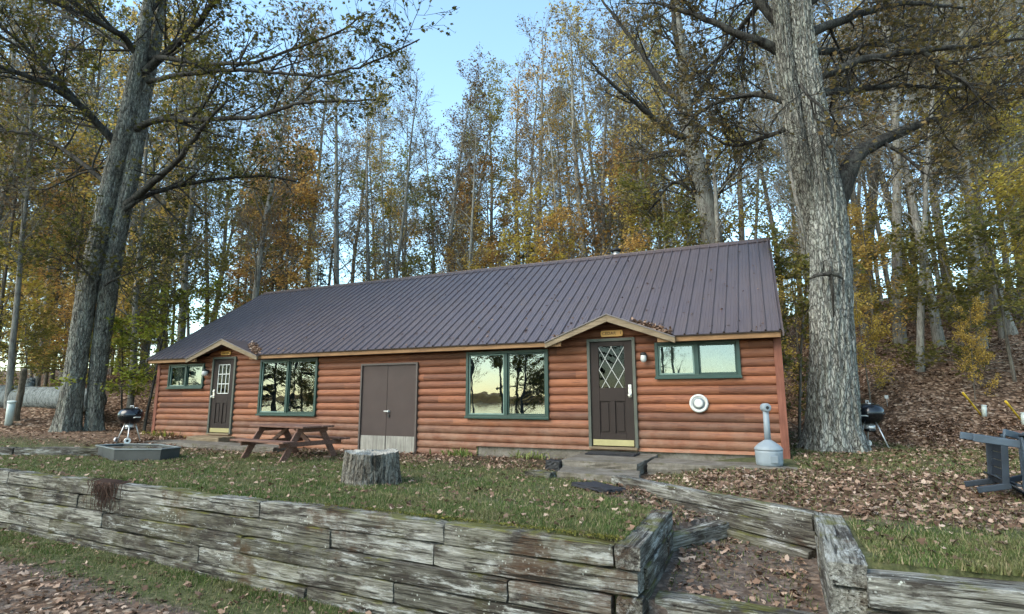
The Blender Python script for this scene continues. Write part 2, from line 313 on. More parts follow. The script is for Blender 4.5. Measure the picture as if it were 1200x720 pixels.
M = dict(
    logs=mat_logs(), roof=mat_roof(), timber=mat_timber(), ground=mat_ground(), concrete=mat_concrete(),
    board=mat_wood('weathered_fascia_board', (0.11, 0.078, 0.048), (0.19, 0.142, 0.088), (0.27, 0.21, 0.14), 1.0),
    eave=mat_wood('stained_eave_board', (0.13, 0.068, 0.032), (0.21, 0.115, 0.052), (0.29, 0.17, 0.085), 1.0),
    cornerb=mat_wood('red_brown_corner_board', (0.115, 0.043, 0.028), (0.18, 0.066, 0.042), (0.24, 0.10, 0.066), 1.0, axis=2),
    soffit=mat_wood('dark_soffit_board', (0.08, 0.045, 0.026), (0.13, 0.075, 0.04), (0.18, 0.11, 0.06), 1.0),  # soffit and roof deck boards, darker brown than the eave boards
    table=mat_wood('faded_red_brown_table_wood', (0.080, 0.038, 0.027), (0.145, 0.075, 0.054), (0.25, 0.155, 0.12), 1.0),
    greyply=mat_wood('weathered_grey_plywood', (0.13, 0.12, 0.10), (0.25, 0.238, 0.205), (0.37, 0.355, 0.315), 0.8, axis=2),
    signw=mat_wood('varnished_sign_wood', (0.52, 0.24, 0.055), (0.66, 0.35, 0.10), (0.74, 0.45, 0.15), 1.0, 0.4, 0, 0.15),
    stumpside=mat_bark('stump_bark', (0.012, 0.010, 0.008), (0.060, 0.052, 0.042), (0.23, 0.205, 0.17), (0.46, 0.45, 0.41), 0.45, 1.2),
    green=paint('dark_green_trim', (0.013, 0.042, 0.032), 0.45, 0.15),
    darkdoor=paint('dark_brown_door', (0.027, 0.019, 0.016), 0.65, 0.15, spec=0.2),
    utildoor=paint('brown_steel_door', (0.060, 0.044, 0.039), 0.65, 0.10, 0.03, 5, 0.2),
    doorframe=paint('grey_green_door_frame', (0.075, 0.080, 0.062), 0.6, 0.18),
    white=paint('white_paint', (0.52, 0.52, 0.49), 0.5, 0.06),
    sash=paint('pale_green_sash', (0.13, 0.20, 0.17), 0.45, 0.1),
    brass=paint('brass_plate', (0.34, 0.30, 0.15), 0.42, 0.08, metal=0.35),
    chrome=paint('bright_metal', (0.62, 0.62, 0.60), 0.3, 0.06, metal=0.8),
    alu=paint('aluminium', (0.66, 0.66, 0.66), 0.38, 0.06, metal=0.6),
    enamel=paint('black_enamel', (0.008, 0.008, 0.010), 0.16, 0.1, 0.0, 3, 0.6),
    black=paint('black_iron', (0.016, 0.016, 0.017), 0.6, 0.2),
    can=paint('pale_grey_plastic', (0.215, 0.25, 0.275), 0.5, 0.08, 0.06, 9),
    chair=paint('dark_blue_grey_plastic', (0.018, 0.026, 0.038), 0.5, 0.25, 0.05, 4),
    chairlit=paint('lit_blue_grey_plastic', (0.052, 0.072, 0.095), 0.55, 0.2, 0.05, 5),  # paler copy of the chair plastic, light from above put into the colour
    pitm=paint('galvanised_grey_steel', (0.062, 0.066, 0.064), 0.65, 0.25, 0.12, 7, 0.4, 0.3),
    pitrim=paint('bare_steel_rim', (0.21, 0.235, 0.24), 0.5, 0.2, 0.05, 8, 0.4, 0.4),
    ash=paint('ash_and_charcoal', (0.05, 0.048, 0.046), 0.95, 0.4, 0.5, 10, 0.1),
    yellow=paint('yellow_plastic', (0.72, 0.48, 0.035), 0.45, 0.1),
    pipe=paint('pale_pipe_plastic', (0.50, 0.56, 0.53), 0.5, 0.1),
    rubber=paint('black_rubber_mat', (0.022, 0.022, 0.027), 0.75, 0.3, 0.1, 20),
    inside=paint('interior_board', (0.03, 0.025, 0.02), 0.9, 0.1),
    curtain=paint('pale_lace_curtain', (0.42, 0.43, 0.42), 0.9, 0.35, 0.1, 26),
    ink=paint('dark_brown_lettering', (0.09, 0.035, 0.012), 0.6, 0.1),
    glass=mat_glass('window_glass', 0.115, 0.0, 0.05), glassdoor=mat_glass('door_glass', 0.014),
    lamp=paint('frosted_jar_glass', (0.46, 0.46, 0.44), 0.25, 0.05),
)
def mat_stumptop():
    t = NT('sawn_stump_top'); c = t.coord()
    w = t.n('ShaderNodeTexWave', {'Vector': c, 'Scale': 9.0, 'Distortion': 3.0, 'Detail': 3.0}, wave_type='RINGS', rings_direction='Z').outputs['Fac']
    n = t.noise(c, 9, 6, 0.7)
    col = t.mix(0.5, t.ramp(w, [(0.2, (0.13, 0.115, 0.095)), (0.8, (0.30, 0.275, 0.235))]), t.ramp(n, [(0.3, (0.13, 0.12, 0.10)), (0.7, (0.50, 0.49, 0.45))]))
    return t.surf(col, 0.9, t.bump(n, 0.6, 0.02), 0, 0.15)
M['stumptop'] = mat_stumptop()
M['darktimber'] = mat_timber(True)
BARK = dict(
    oak=mat_bark('grey_furrowed_bark', (0.045, 0.042, 0.037), (0.19, 0.185, 0.168), (0.37, 0.365, 0.335), (0.42, 0.45, 0.38), 0.5, 1.2, 1.0, 0.6),
    maple=mat_bark('grey_lichened_bark', (0.036, 0.033, 0.028), (0.125, 0.118, 0.103), (0.235, 0.222, 0.196), (0.38, 0.39, 0.33), 0.9, 1.1, 0.8, 0.6),
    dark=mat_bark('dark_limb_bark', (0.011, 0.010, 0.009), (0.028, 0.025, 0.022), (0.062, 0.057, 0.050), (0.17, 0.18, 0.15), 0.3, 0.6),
    wood=mat_bark('grey_forest_bark', (0.062, 0.057, 0.049), (0.140, 0.130, 0.113), (0.23, 0.22, 0.195), (0.32, 0.34, 0.29), 0.6, 0.5),
    brownw=mat_bark('brown_forest_bark', (0.050, 0.042, 0.034), (0.105, 0.090, 0.073), (0.17, 0.153, 0.128), (0.22, 0.24, 0.19), 0.35, 0.5),
    pale=mat_bark('pale_birch_bark', (0.09, 0.085, 0.075), (0.18, 0.175, 0.16), (0.32, 0.315, 0.29), (0.62, 0.62, 0.6), 0.4, 0.3),
    log=mat_bark('fallen_log_bark', (0.035, 0.038, 0.036), (0.115, 0.125, 0.12), (0.23, 0.25, 0.245), (0.32, 0.36, 0.35), 0.7, 0.7),
    post=mat_bark('post_wood', (0.05, 0.04, 0.03), (0.105, 0.085, 0.064), (0.16, 0.135, 0.105), (0.2, 0.2, 0.16), 0.2, 0.4),
)
LEAF = dict(
    olive=mat_leaf('olive_green_leaves', [(0, (0.095, 0.098, 0.026)), (0.45, (0.19, 0.185, 0.046)), (0.8, (0.31, 0.27, 0.07)), (1, (0.40, 0.28, 0.08))], shift=0.03),
    yellow=mat_leaf('yellow_leaves', [(0, (0.24, 0.17, 0.035)), (0.4, (0.42, 0.29, 0.055)), (0.8, (0.54, 0.39, 0.09)), (1, (0.36, 0.31, 0.08))], shift=0.03),
    orange=mat_leaf('orange_leaves', [(0, (0.30, 0.175, 0.050)), (0.4, (0.46, 0.29, 0.080)), (0.8, (0.56, 0.39, 0.12)), (1, (0.42, 0.34, 0.10))], shift=0.03),
    brown=mat_leaf('brown_leaves', [(0, (0.095, 0.070, 0.038)), (0.4, (0.175, 0.127, 0.066)), (0.8, (0.28, 0.205, 0.10)), (1, (0.22, 0.20, 0.075))], shift=0.03),
    hero=mat_leaf('olive_brown_leaves', [(0, (0.040, 0.044, 0.010)), (0.5, (0.095, 0.092, 0.020)), (0.85, (0.16, 0.125, 0.032)), (1, (0.17, 0.085, 0.03))]),
    russet=mat_leaf('russet_olive_leaves', [(0, (0.070, 0.058, 0.020)), (0.45, (0.15, 0.115, 0.040)), (0.8, (0.23, 0.15, 0.060)), (1, (0.22, 0.20, 0.06))]),
    lime=mat_leaf('yellow_green_leaves', [(0, (0.11, 0.14, 0.02)), (0.5, (0.22, 0.25, 0.035)), (1, (0.35, 0.32, 0.05))]),
    conifer=mat_leaf('dark_conifer_needles', [(0, (0.008, 0.016, 0.008)), (0.6, (0.02, 0.036, 0.017)), (1, (0.038, 0.055, 0.024))], trans=0.1),
    litter=mat_leaf('fallen_brown_leaves', [(0, (0.055, 0.032, 0.020)), (0.3, (0.125, 0.072, 0.045)), (0.55, (0.22, 0.135, 0.090)), (0.78, (0.37, 0.255, 0.185)), (1, (0.64, 0.50, 0.39))], 0.75, 0.12),
    grass=mat_leaf('lawn_grass', [(0, (0.034, 0.058, 0.013)), (0.42, (0.074, 0.118, 0.027)), (0.74, (0.125, 0.160, 0.046)), (0.80, (0.26, 0.215, 0.11)), (1, (0.40, 0.32, 0.20))], 0.7, 0.3),
    blade=mat_leaf('broad_garden_leaves', [(0, (0.06, 0.10, 0.02)), (0.5, (0.16, 0.20, 0.05)), (1, (0.40, 0.36, 0.14))], 0.5, 0.3),
    moss=mat_leaf('yellow_green_moss', [(0, (0.05, 0.052, 0.010)), (0.6, (0.12, 0.115, 0.02)), (1, (0.20, 0.17, 0.035))], 0.9, 0.1),
)

# ------------------------------------------------------------------ terrain
def sst(a, b, x):
    t = np.clip((x-a)/(b-a), 0, 1); return t*t*(3-2*t)
def wall_y(x): return -5.88-0.0457*(np.asarray(x)+8.31)          # face line of the left retaining wall
NOTCH = [(2.14, -6.6), (2.14, -4.72), (2.67, -3.69), (3.63, -4.35), (3.66, -6.6)]
def inpoly(x, y, P):
    x = np.asarray(x, float); y = np.asarray(y, float); ins = np.zeros(np.broadcast(x, y).shape, bool); n = len(P)
    for i in range(n):
        x0, y0 = P[i]; x1, y1 = P[(i+1) % n]
        c = ((y0 > y) != (y1 > y)) & (x < (x1-x0)*(y-y0)/(y1-y0+1e-12)+x0); ins ^= c
    return ins
def TOE(x): return -3.0+12.5*sst(-20.0, -12.5, x)-6.0*sst(3.4, 6.5, x)      # foot of the wooded hill
def fbm(x, y, s=1.0, seed=0):
    z = 0*x
    for k, (a, b, p, q) in enumerate([(1.0, .7, 1.3, .2), (-.6, 1.2, .4, 2.1), (1.9, -1.4, 2.2, 1.1), (2.7, 2.3, .3, 3.0), (-4.1, 3.3, 1.9, .6), (5.3, 4.7, .8, 1.7)]):
        z = z+np.sin((a*x+b*y)*s+p+seed*1.7)*np.cos((b*x-a*y)*s*0.8+q+seed*2.3)/(1+k*0.6)
    return z/2.6
def ground_z(x, y):
    x = np.asarray(x, float); y = np.asarray(y, float)
    # lower drive
    zl = -1.10-0.06*sst(-6, 1, x)-0.02*np.maximum(0, -6-y)*0.5-0.045*np.maximum(0, -16-y)
    zl = np.maximum(zl, -4.2)+0.02*fbm(x, y, 1.1)
    zl = np.where((x > 2.15) & (x < 3.66) & (y > -6.9), np.maximum(zl, -0.92), zl)
    # terrace
    tL = -0.225-0.075*sst(-6, -3, y); tL = tL+0.24*sst(-9, -15, x)*sst(-3.8, -1.0, y)
    tR = -0.225+0.145*sst(-6, 1.5, y)
    zu = tL+(tR-tL)*sst(1.4, 3.2, x)
    path = sst(0.55, 0.0, np.abs((x-2.25)*0.75+(y+4.2)*0.66))*0  # path is part of the lawn level
    zu = zu+path
    toe = TOE(x)
    sd = np.maximum(0, y-toe)
    Hh = 6.0+4.5*sst(-20, 15, x); Ll = 22.0
    zu = zu+Hh*(1-np.exp(-np.maximum(0, sd-0.4*(1-np.exp(-sd)))/Ll))+0.12*fbm(x, y, 0.55)*sst(0, 4, sd)+0.02*fbm(x, y, 1.7)
    up = np.where(x < 2.15, y > wall_y(x)+0.13, np.where(x > 3.66, y > -6.05, False)) | ((x >= 2.1) & (y > -4.75))
    z = np.where(up, zu, zl)
    nt = inpoly(x, y, NOTCH) & (y > -6.12)
    z = np.where(nt, -0.68+0.04*sst(-6, -4.4, y)+0.015*fbm(x, y, 3), z)
    # shallow path between the upper step and the mat
    pth = inpoly(x, y, [(2.14, -4.72), (2.67, -3.69), (1.25, -2.72), (1.0, -3.45)])
    z = np.where(pth, np.minimum(z, -0.43+0.16*sst(2.4, 1.4, x)), z)
    return z
def on_ground(px, py, t0=3.0, t1=90.0):
    d = ray(px, py); t = np.linspace(t0, t1, 6000); P = CAM+d*t[:, None]
    below = P[:, 2] < ground_z(P[:, 0], P[:, 1])
    i = int(np.argmax(below)); return P[i] if below.any() else P[-1]

def cover(x, y):
    """grass, litter, dirt weights"""
    x = np.asarray(x, float); y = np.asarray(y, float)
    toe = TOE(x)
    n = fbm(x, y, 0.9, 3); n2 = fbm(x, y, 2.3, 5)
    up = np.where(x < 2.25, y > wall_y(x)+0.13, y > -6.12)
    g = np.ones_like(x)*0.95; l = np.zeros_like(x)+0.12; d = np.zeros_like(x)
    # left terrace: leaves collect along the cabin
    band = sst(-2.6, -1.2, y)*sst(1.4, 0.6, x)
    g = g-0.75*band; l = l+0.42*band*sst(-.5, .5, n+0.3)
    far = sst(-9, -12, x)*sst(-3.4, -2.4, y); g = g-0.35*far; l = l+0.25*far
    # right: litter band across the middle
    rb = sst(1.5, 2.6, x)*sst(-4.9, -4.0, y+0.35*n)*sst(-0.8, -1.9, y+0.4*n-0.12*(x-4))
    g = g-0.6*rb; l = l+0.62*rb
    rb2 = sst(2.5, 3.2, x)*sst(-4.6, -5.6, y)*sst(5.0, 6.0, x+0.3*n); l = l+0.12*rb2
    rb3 = sst(2.6, 3.4, x)*sst(-2.0, -0.5, y)*sst(2.6, 4.2, x)*0.30; l = l+rb3; g = g-0.2*rb3
    rb4 = sst(0.0, 1.2, x)*sst(2.2, 1.2, x)*sst(-2.9, -2.2, y); l = l+0.5*rb4; g = g-0.6*rb4
    hill = sst(-1.2, 0.8, y-toe+0.5*n); g = g*(1-hill)+0.03*hill; l = l*(1-hill)+1.0*hill
    # drive
    strip = sst(-1.0, -0.45, (y-wall_y(x))+0.25*n+0.12*n2)
    gl = 0.9*strip; ll = 0.62*(1-strip)*(0.75+0.5*n)+0.10*strip; dl = 1-strip
    far2 = sst(-9, -14, y); gl = gl+0.5*far2; 
    g = np.where(up, g, gl); l = np.where(up, l, ll); d = np.where(up, d, dl)
    nt = inpoly(x, y, NOTCH) | inpoly(x, y, [(2.14, -4.72), (2.67, -3.69), (1.25, -2.72), (1.0, -3.45)])
    g = np.where(nt, 0.22, g); l = np.where(nt, 0.42, l); d = np.where(nt, 1.0, d)
    return np.clip(g, 0, 1), np.clip(l, 0, 1), np.clip(d, 0, 1)

def axis(fine0, fine1, step, lo, hi, grow=1.12):
    a = list(np.arange(fine0, fine1+1e-6, step)); s = step
    while a[-1] < hi: s = min(s*grow, 40); a.append(a[-1]+s)
    s = step; b = []
    q = fine0
    while q > lo: s = min(s*grow, 40); q -= s; b.append(q)
    return np.array(b[::-1]+a)
gx = axis(-12, 7, 0.055, -420, 420); gy = axis(-8.2, 1.5, 0.055, -46, 420)
GX, GY = np.meshgrid(gx, gy); GZ = ground_z(GX, GY)
nx, ny = len(gx), len(gy)
ii = np.arange(ny-1)[:, None]*nx+np.arange(nx-1)[None, :]
L = np.stack([ii, ii+1, ii+nx+1, ii+nx], -1).reshape(-1)
ground = fast_mesh('ground', np.stack([GX, GY, GZ], -1).reshape(-1, 3), L, 4, M['ground'], smooth=True)
ca = ground.data.color_attributes.new('cover', 'FLOAT_COLOR', 'POINT')
g_, l_, d_ = cover(GX, GY)
ca.data.foreach_set('color', np.stack([g_, l_, d_, np.ones_like(g_)], -1).astype(np.float32).ravel())
tag(ground, kind='structure')
# water beyond the drive, behind the viewer
def mat_water():
    t = NT('lake_water'); n = t.noise(t.pos((1, 1, 1)), 0.8, 4, 0.6)
    return t.surf((0.02, 0.03, 0.035), 0.06, t.bump(n, 0.25, 0.05), 0, 0.5)
MB().add([(-900, -900, -3.2), (900, -900, -3.2), (900, -36, -3.2), (-900, -36, -3.2)], [(0, 1, 2, 3)]).build('lake', mat_water(), kind='structure')
# far shore
def far_shore():
    xs = np.linspace(-900, 900, 181); V = []; f = []
    for i, x in enumerate(xs):
        h = 4.5+1.5*math.sin(x*0.011)+1.0*math.sin(x*0.037+1)+.8*math.sin(x*0.21)
        V += [(x, -560, -3.3), (x, -575, h*0.55), (x, -620, h), (x, -700, -3.3)]
    for i in range(180):
        for k in range(3): f.append((i*4+k, i*4+k+1, i*4+5+k, i*4+4+k))
    t = NT('far_autumn_shore'); n = t.noise(t.pos(), 0.09, 6, 0.7)
    return MB().add(V, f).build('far_shore_hills', t.surf(t.ramp(n, [(0.35, (0.20, 0.11, 0.035)), (0.5, (0.42, 0.22, 0.06)), (0.65, (0.55, 0.36, 0.10))]), 0.9), kind='structure')
far_shore()

# ------------------------------------------------------------------ cabin
WL, WR = -13.45, 3.50; EY, EZ, RY, RZ = -0.36, 2.10, 3.75, 4.83
SL = (RZ-EZ)/(RY-EY); PITCH = 0.1665; BACK = 7.5
cabin = thing('log_cabin', 'long red-brown log-sided cabin with a ribbed brown metal roof and two small door gables', 'cabin', (0, 0, 0))
GAB = [dict(xa=-10.30, l=-11.72, r=-8.92, z=2.57), dict(xa=0.52, l=-0.78, r=1.80, z=2.57)]
for g in GAB: g['sl'] = (g['z']-2.06)/(g['xa']-g['l']); g['sr'] = (g['z']-2.06)/(g['r']-g['xa'])
def dormer_z(x):
    z = np.full(np.shape(x), -9.0)
    for g in GAB:
        zz = np.where(x < g['xa'], g['z']-g['sl']*(g['xa']-x), g['z']-g['sr']*(x-g['xa'])); z = np.maximum(z, zz)
    return z
def log_y(z):
    p = ((z+0.50)/PITCH) % 1.0
    return 0.048*np.sin(np.pi*np.clip(p, 0.0, 1.0))**0.6
def log_wall(mb, org, dr, nrm, z0, z1, iv, holes=()):
    """iv(z) gives the span along the wall at height z; holes are (u0,u1,z0,z1)"""
    zs = set()
    k0 = math.floor((z0+0.5)/PITCH)
    for k in range(k0, int((z1+0.5)/PITCH)+1):
        for p in (0.0, 0.04, 0.1, 0.2, 0.35, 0.5, 0.65, 0.8, 0.9, 0.96): zs.add(round((k+p)*PITCH-0.5, 5))
    for h in holes: zs.add(h[2]); zs.add(h[3])
    zs |= {z0, z1}
    zs = sorted(z for z in zs if z0-1e-9 <= z <= z1+1e-9)
    org = np.array(org, float); dr = np.array(dr, float); nrm = np.array(nrm, float)
    V = []; F = []
    for a, b in zip(zs[:-1], zs[1:]):
        if b-a < 1e-6: continue
        ia, ib = iv(a), iv(b); m = (a+b)/2
        cuts = [(ia[0], ib[0])]
        hs = sorted(h for h in holes if h[2] < m < h[3])
        segs = []; cur = (ia[0], ib[0])
        for h in hs: segs.append((cur, (h[0], h[0]))); cur = (h[1], h[1])
        segs.append((cur, (ia[1], ib[1])))
        ya, yb = log_y(np.array(a+1e-6)), log_y(np.array(b-1e-6))
        for (sa, sb), (ea, eb) in segs:
            if ea-sa < 1e-4 and eb-sb < 1e-4: continue
            i = len(V)
            for u, y, z in ((sa, ya, a), (ea, ya, a), (eb, yb, b), (sb, yb, b)):
                q = org+dr*u+nrm*y; V.append((q[0], q[1], z))
            F.append((i, i+1, i+2, i+3))
    mb.add(V, F)
OPEN = [(-12.93, -11.48, 1.29, 1.91), (-11.03, -10.20, 0.0, 2.06), (-9.15, -7.21, 0.56, 1.94), (-5.73, -4.13, -0.33, 1.74),
        (-2.77, -0.90, 0.57, 1.92), (0.05, 0.92, 0.0, 2.08), (1.40, 2.84, 1.36, 1.96)]
mb = MB()
log_wall(mb, (0, 0, 0), (1, 0, 0), (0, -1, 0), -0.33, 0.0, lambda z: (WL, -2.55) if z < -0.07 else (WL, WR), [OPEN[3]])
log_wall(mb, (0, 0, 0), (1, 0, 0), (0, -1, 0), 0.0, 2.16, lambda z: (WL, WR), OPEN)
for g in GAB:
    log_wall(mb, (0, -0.002, 0), (1, 0, 0), (0, -1, 0), 2.16, g['z']-0.03, lambda z, g=g: (g['xa']-(g['z']-0.02-z)/g['sl'], g['xa']+(g['z']-0.02-z)/g['sr']))
def gable_iv(z):
    t = max(0.0, (z-2.25)/SL); return (0.02+t, BACK-0.02-t)
log_wall(mb, (WR, 0, 0), (0, 1, 0), (1, 0, 0), -0.33, 4.72, gable_iv)
log_wall(mb, (WL, 0, 0), (0, 1, 0), (-1, 0, 0), -0.33, 4.72, gable_iv)
log_wall(mb, (0, BACK, 0), (1, 0, 0), (0, 1, 0), -0.33, 2.2, lambda z: (WL, WR))
mb.build('log_wall', M['logs'], cabin)
MB().box((-2.56, 0.012, -0.6), (WR-0.02, 0.10, -0.05)).build('foundation', M['concrete'], cabin, bevel=0.01)
for x in (WR-0.055, WL-0.075): MB().box((x, -0.062, -0.20 if x > 0 else -0.3), (x+0.13, 0.055, 2.02)).build('corner_board', M['cornerb'], cabin, bevel=0.006)
MB().box((WL+0.1, 0.25, -0.3), (WR-0.1, BACK-0.1, -0.02)).build('interior_floor', M['inside'], cabin)
MB().box((WL+0.1, 3.0, -0.02), (WR-0.1, 3.05, 2.4)).build('interior_wall', M['inside'], cabin)

def roof_side(name, front):
    # trapezoid ribs every 9 inches; one long sheet profile pulled up the slope
    xs = []; hs = []; x = -13.60; k = 0
    while x < 3.60:
        for dx, h in ((0.0, 0), (0.010, .032), (0.026, .032), (0.042, 0), (0.105, 0), (0.111, .004), (0.119, .004), (0.125, 0), (0.162, 0), (0.168, .004), (0.176, .004), (0.182, 0)):
            if x+dx < 3.60: xs.append(x+dx); hs.append(h)
        x += 0.2286
    xs.append(3.60); hs.append(0.0); xs = np.array(xs); hs = np.array(hs)
    nrm = np.array([0, -SL, 1.0])/math.hypot(SL, 1)
    nrow = 10
    ys = EY+np.maximum(0, (dormer_z(xs)-EZ)/SL)-0.0
    if not front: ys = np.full_like(xs, EY)
    V = []
    rr = np.random.default_rng(4)
    for i in range(nrow):
        t = i/(nrow-1); y = ys+(RY-ys)*t; z = EZ+SL*(y-EY)
        wob = 0.004*np.sin(xs*2.1+i*1.3)+0.003*np.sin(xs*5.3+i*2.1)
        P = np.stack([xs, y, z], 1)+nrm*(hs+wob*(0 < i < nrow-1))[:, None]
        V.append(P)
    V = np.concatenate(V)
    if not front: V[:, 1] = 2*RY-V[:, 1]
    n = len(xs); F = []
    for i in range(nrow-1):
        for k in range(n-1): F.append((i*n+k, i*n+k+1, (i+1)*n+k+1, (i+1)*n+k))
    b = MB().add(V, F)
    o = b.build(name, M['roof'], cabin)
    return o
rf = roof_side('roof', True); roof_side('roof', False)
# roof deck under the metal, so the edge has a thickness
def deck():
    b = MB(); XL, XR = -13.58, 3.58
    cuts = [XL, -11.72, -8.92, -0.78, 1.80, XR]
    for a, c, fr in ((XL, -11.72, EY), (-11.72, -8.92, 0.50), (-8.92, -0.78, EY), (-0.78, 1.80, 0.50), (1.80, XR, EY)):
        y0 = fr+0.02; z0 = EZ+SL*(y0-EY)-0.012; z1 = RZ-0.012
        b.add([(a, y0, z0-.03), (c, y0, z0-.03), (c, RY, z1-.03), (a, RY, z1-.03), (a, y0, z0), (c, y0, z0), (c, RY, z1), (a, RY, z1)],
              [(3, 2, 1, 0), (4, 5, 6, 7), (0, 1, 5, 4), (1, 2, 6, 5), (3, 0, 4, 7)])
    y0 = EY+.02; z0 = EZ+SL*(y0-EY)-0.012
    b.add([(XL, 2*RY-y0, z0), (XR, 2*RY-y0, z0), (XR, RY+.001, RZ-.012), (XL, RY+.001, RZ-.012)], [(0, 1, 2, 3)])
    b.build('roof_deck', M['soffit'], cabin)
deck()
MB().tube([(-13.63, RY, RZ+0.015), (-5, RY, RZ+0.02), (3.63, RY, RZ+0.015)], 0.03, 8).add(
    [(-13.63, RY-.16, RZ-.085), (3.63, RY-.16, RZ-.085), (3.63, RY, RZ+.035), (-13.63, RY, RZ+.035), (-13.63, RY+.16, RZ-.085), (3.63, RY+.16, RZ-.085)],
    [(0, 1, 2, 3), (3, 2, 5, 4)]).build('ridge_cap', paint('dark_brown_ridge_metal', (0.085, 0.062, 0.058), 0.45, 0.2), rf)
for x in (3.60, -13.62):
    for s in (1, -1):
        y0 = EY-.01 if s > 0 else 2*RY-EY+.01
        MB().add([(x, y0, EZ-.10), (x, RY, RZ-.09), (x, RY, RZ+.03), (x, y0, EZ+.025), (x+.022, y0, EZ-.10), (x+.022, RY, RZ-.09), (x+.022, RY, RZ+.03), (x+.022, y0, EZ+.025)],
                 [(0, 1, 2, 3), (7, 6, 5, 4), (3, 2, 6, 7), (0, 4, 5, 1), (0, 3, 7, 4)]).build('rake_trim', paint('brown_rake_trim', (0.070, 0.050, 0.048), 0.4, 0.15), rf)
# eave boards, soffits, gables
for a, c in ((-13.57, -11.62), (-9.02, -0.62), (1.62, 3.57)):
    MB().box((a, -0.335, 1.985), (c, -0.30, 2.088)).build('eave_board', M['eave'], cabin, bevel=0.004)
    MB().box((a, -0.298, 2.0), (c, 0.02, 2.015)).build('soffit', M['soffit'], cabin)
    MB().box((a, EY-.006, 2.078), (c, EY+.012, 2.097)).build('drip_edge', M['darkdoor'], cabin)
for g in GAB:
    for side in (-1, 1):
        xe = g['l'] if side < 0 else g['r']; z0 = 2.06; xa = g['xa']; w = 0.125
        gb = MB().add([(xe, -.455, z0-w+.012), (xe, -.455, z0+.002), (xa, -.455, g['z']-.012), (xa, -.455, g['z']-.012-w-.015),
                       (xe, -.415, z0-w+.012), (xe, -.415, z0+.002), (xa, -.415, g['z']-.012), (xa, -.415, g['z']-.012-w-.015)],
                      [(0, 1, 2, 3), (7, 6, 5, 4), (0, 4, 5, 1), (1, 5, 6, 2), (2, 6, 7, 3), (3, 7, 4, 0)]).build('gable_board', M['board'], cabin, bevel=0.004)
        # return of the eave board under the gable foot
        MB().box((min(xe, xe-side*.33), -.405, 1.975), (max(xe, xe-side*.33), -.345, 2.055)).build('eave_return', M['eave'], cabin, bevel=0.004)
        n = 10; X = np.linspace(xe, xa, n); Z = z0+(g['z']-z0)*np.linspace(0, 1, n)
        yb = EY+np.maximum(0, (Z-EZ)/SL)+0.03
        V = [(x, -.475, z+.008) for x, z in zip(X, Z)]+[(x, y, z+.008) for x, y, z in zip(X, yb, Z)]+[(x, -.475, z-.012) for x, z in zip(X, Z)]+[(x, y, z-.012) for x, y, z in zip(X, yb, Z)]
        F = []
        for k in range(n-1): F += [(k, k+1, n+k+1, n+k), (2*n+k, 3*n+k, 3*n+k+1, 2*n+k+1), (k, 2*n+k, 2*n+k+1, k+1)]
        MB().add(V, F).build('gable_roof', M['roof'], cabin)

def window(x0, x1, z0, z1, curtain=False, label=None):
    b = MB(); w = 0.064; y0, y1 = -0.085, 0.02
    X0, X1, Z0, Z1 = x0-.045, x1+.045, z0-.045, z1+.045
    b.box((X0, y0, Z0), (X0+w, y1, Z1)).box((X1-w, y0, Z0), (X1, y1, Z1)).box((X0+w, y0+.001, Z1-w), (X1-w, y1, Z1)).box((X0+w, y0+.001, Z0), (X1-w, y1, Z0+w))
    xm = (x0+x1)/2; b.box((xm-.04, y0+.002, Z0+w), (xm+.04, y1, Z1-w))
    b.box((X0-.015, y0-.03, Z0-.02), (X1+.015, y0-.001, Z0+.025))
    win = b.build('window', M['green'], cabin, bevel=0.005)
    if label: tag(win, label)
    for a, c in ((X0+w, xm-.04), (xm+.04, X1-w)):
        s = 0.028; q = MB(); a1, c1, d0, d1 = a+.002, c-.002, Z0+w+.002, Z1-w-.002
        q.box((a1, -.055, d0), (a1+s, .0, d1)).box((c1-s, -.055, d0), (c1, .0, d1)).box((a1+s, -.0545, d0), (c1-s, .0, d0+s)).box((a1+s, -.0545, d1-s), (c1-s, .0, d1))
        q.build('sash', M['sash'] if a < xm else M['green'], win, bevel=0.003)
        MB().box((a1+s-.002, -.036, d0+s-.002), (c1-s+.002, -.030, d1-s+.002)).build('pane', M['glass'], win)
        if curtain:
            n = 26; xs = np.linspace(a-.02, c+.02, n); V = []
            for z in (d0+.02 if not curtain == 'half' else (d0+d1)/2, d1+.02): V += [(x, .07+.018*math.sin(i*1.9), z) for i, x in enumerate(xs)]
            MB().add(V, [(k, k+1, n+k+1, n+k) for k in range(n-1)]).build('curtain', M['curtain'], win, smooth=True)
    return win
window(-12.93, -11.48, 1.29, 1.91, True); window(-9.15, -7.21, 0.56, 1.94); window(-2.77, -0.90, 0.57, 1.92); window(1.40, 2.84, 1.36, 1.96, True)

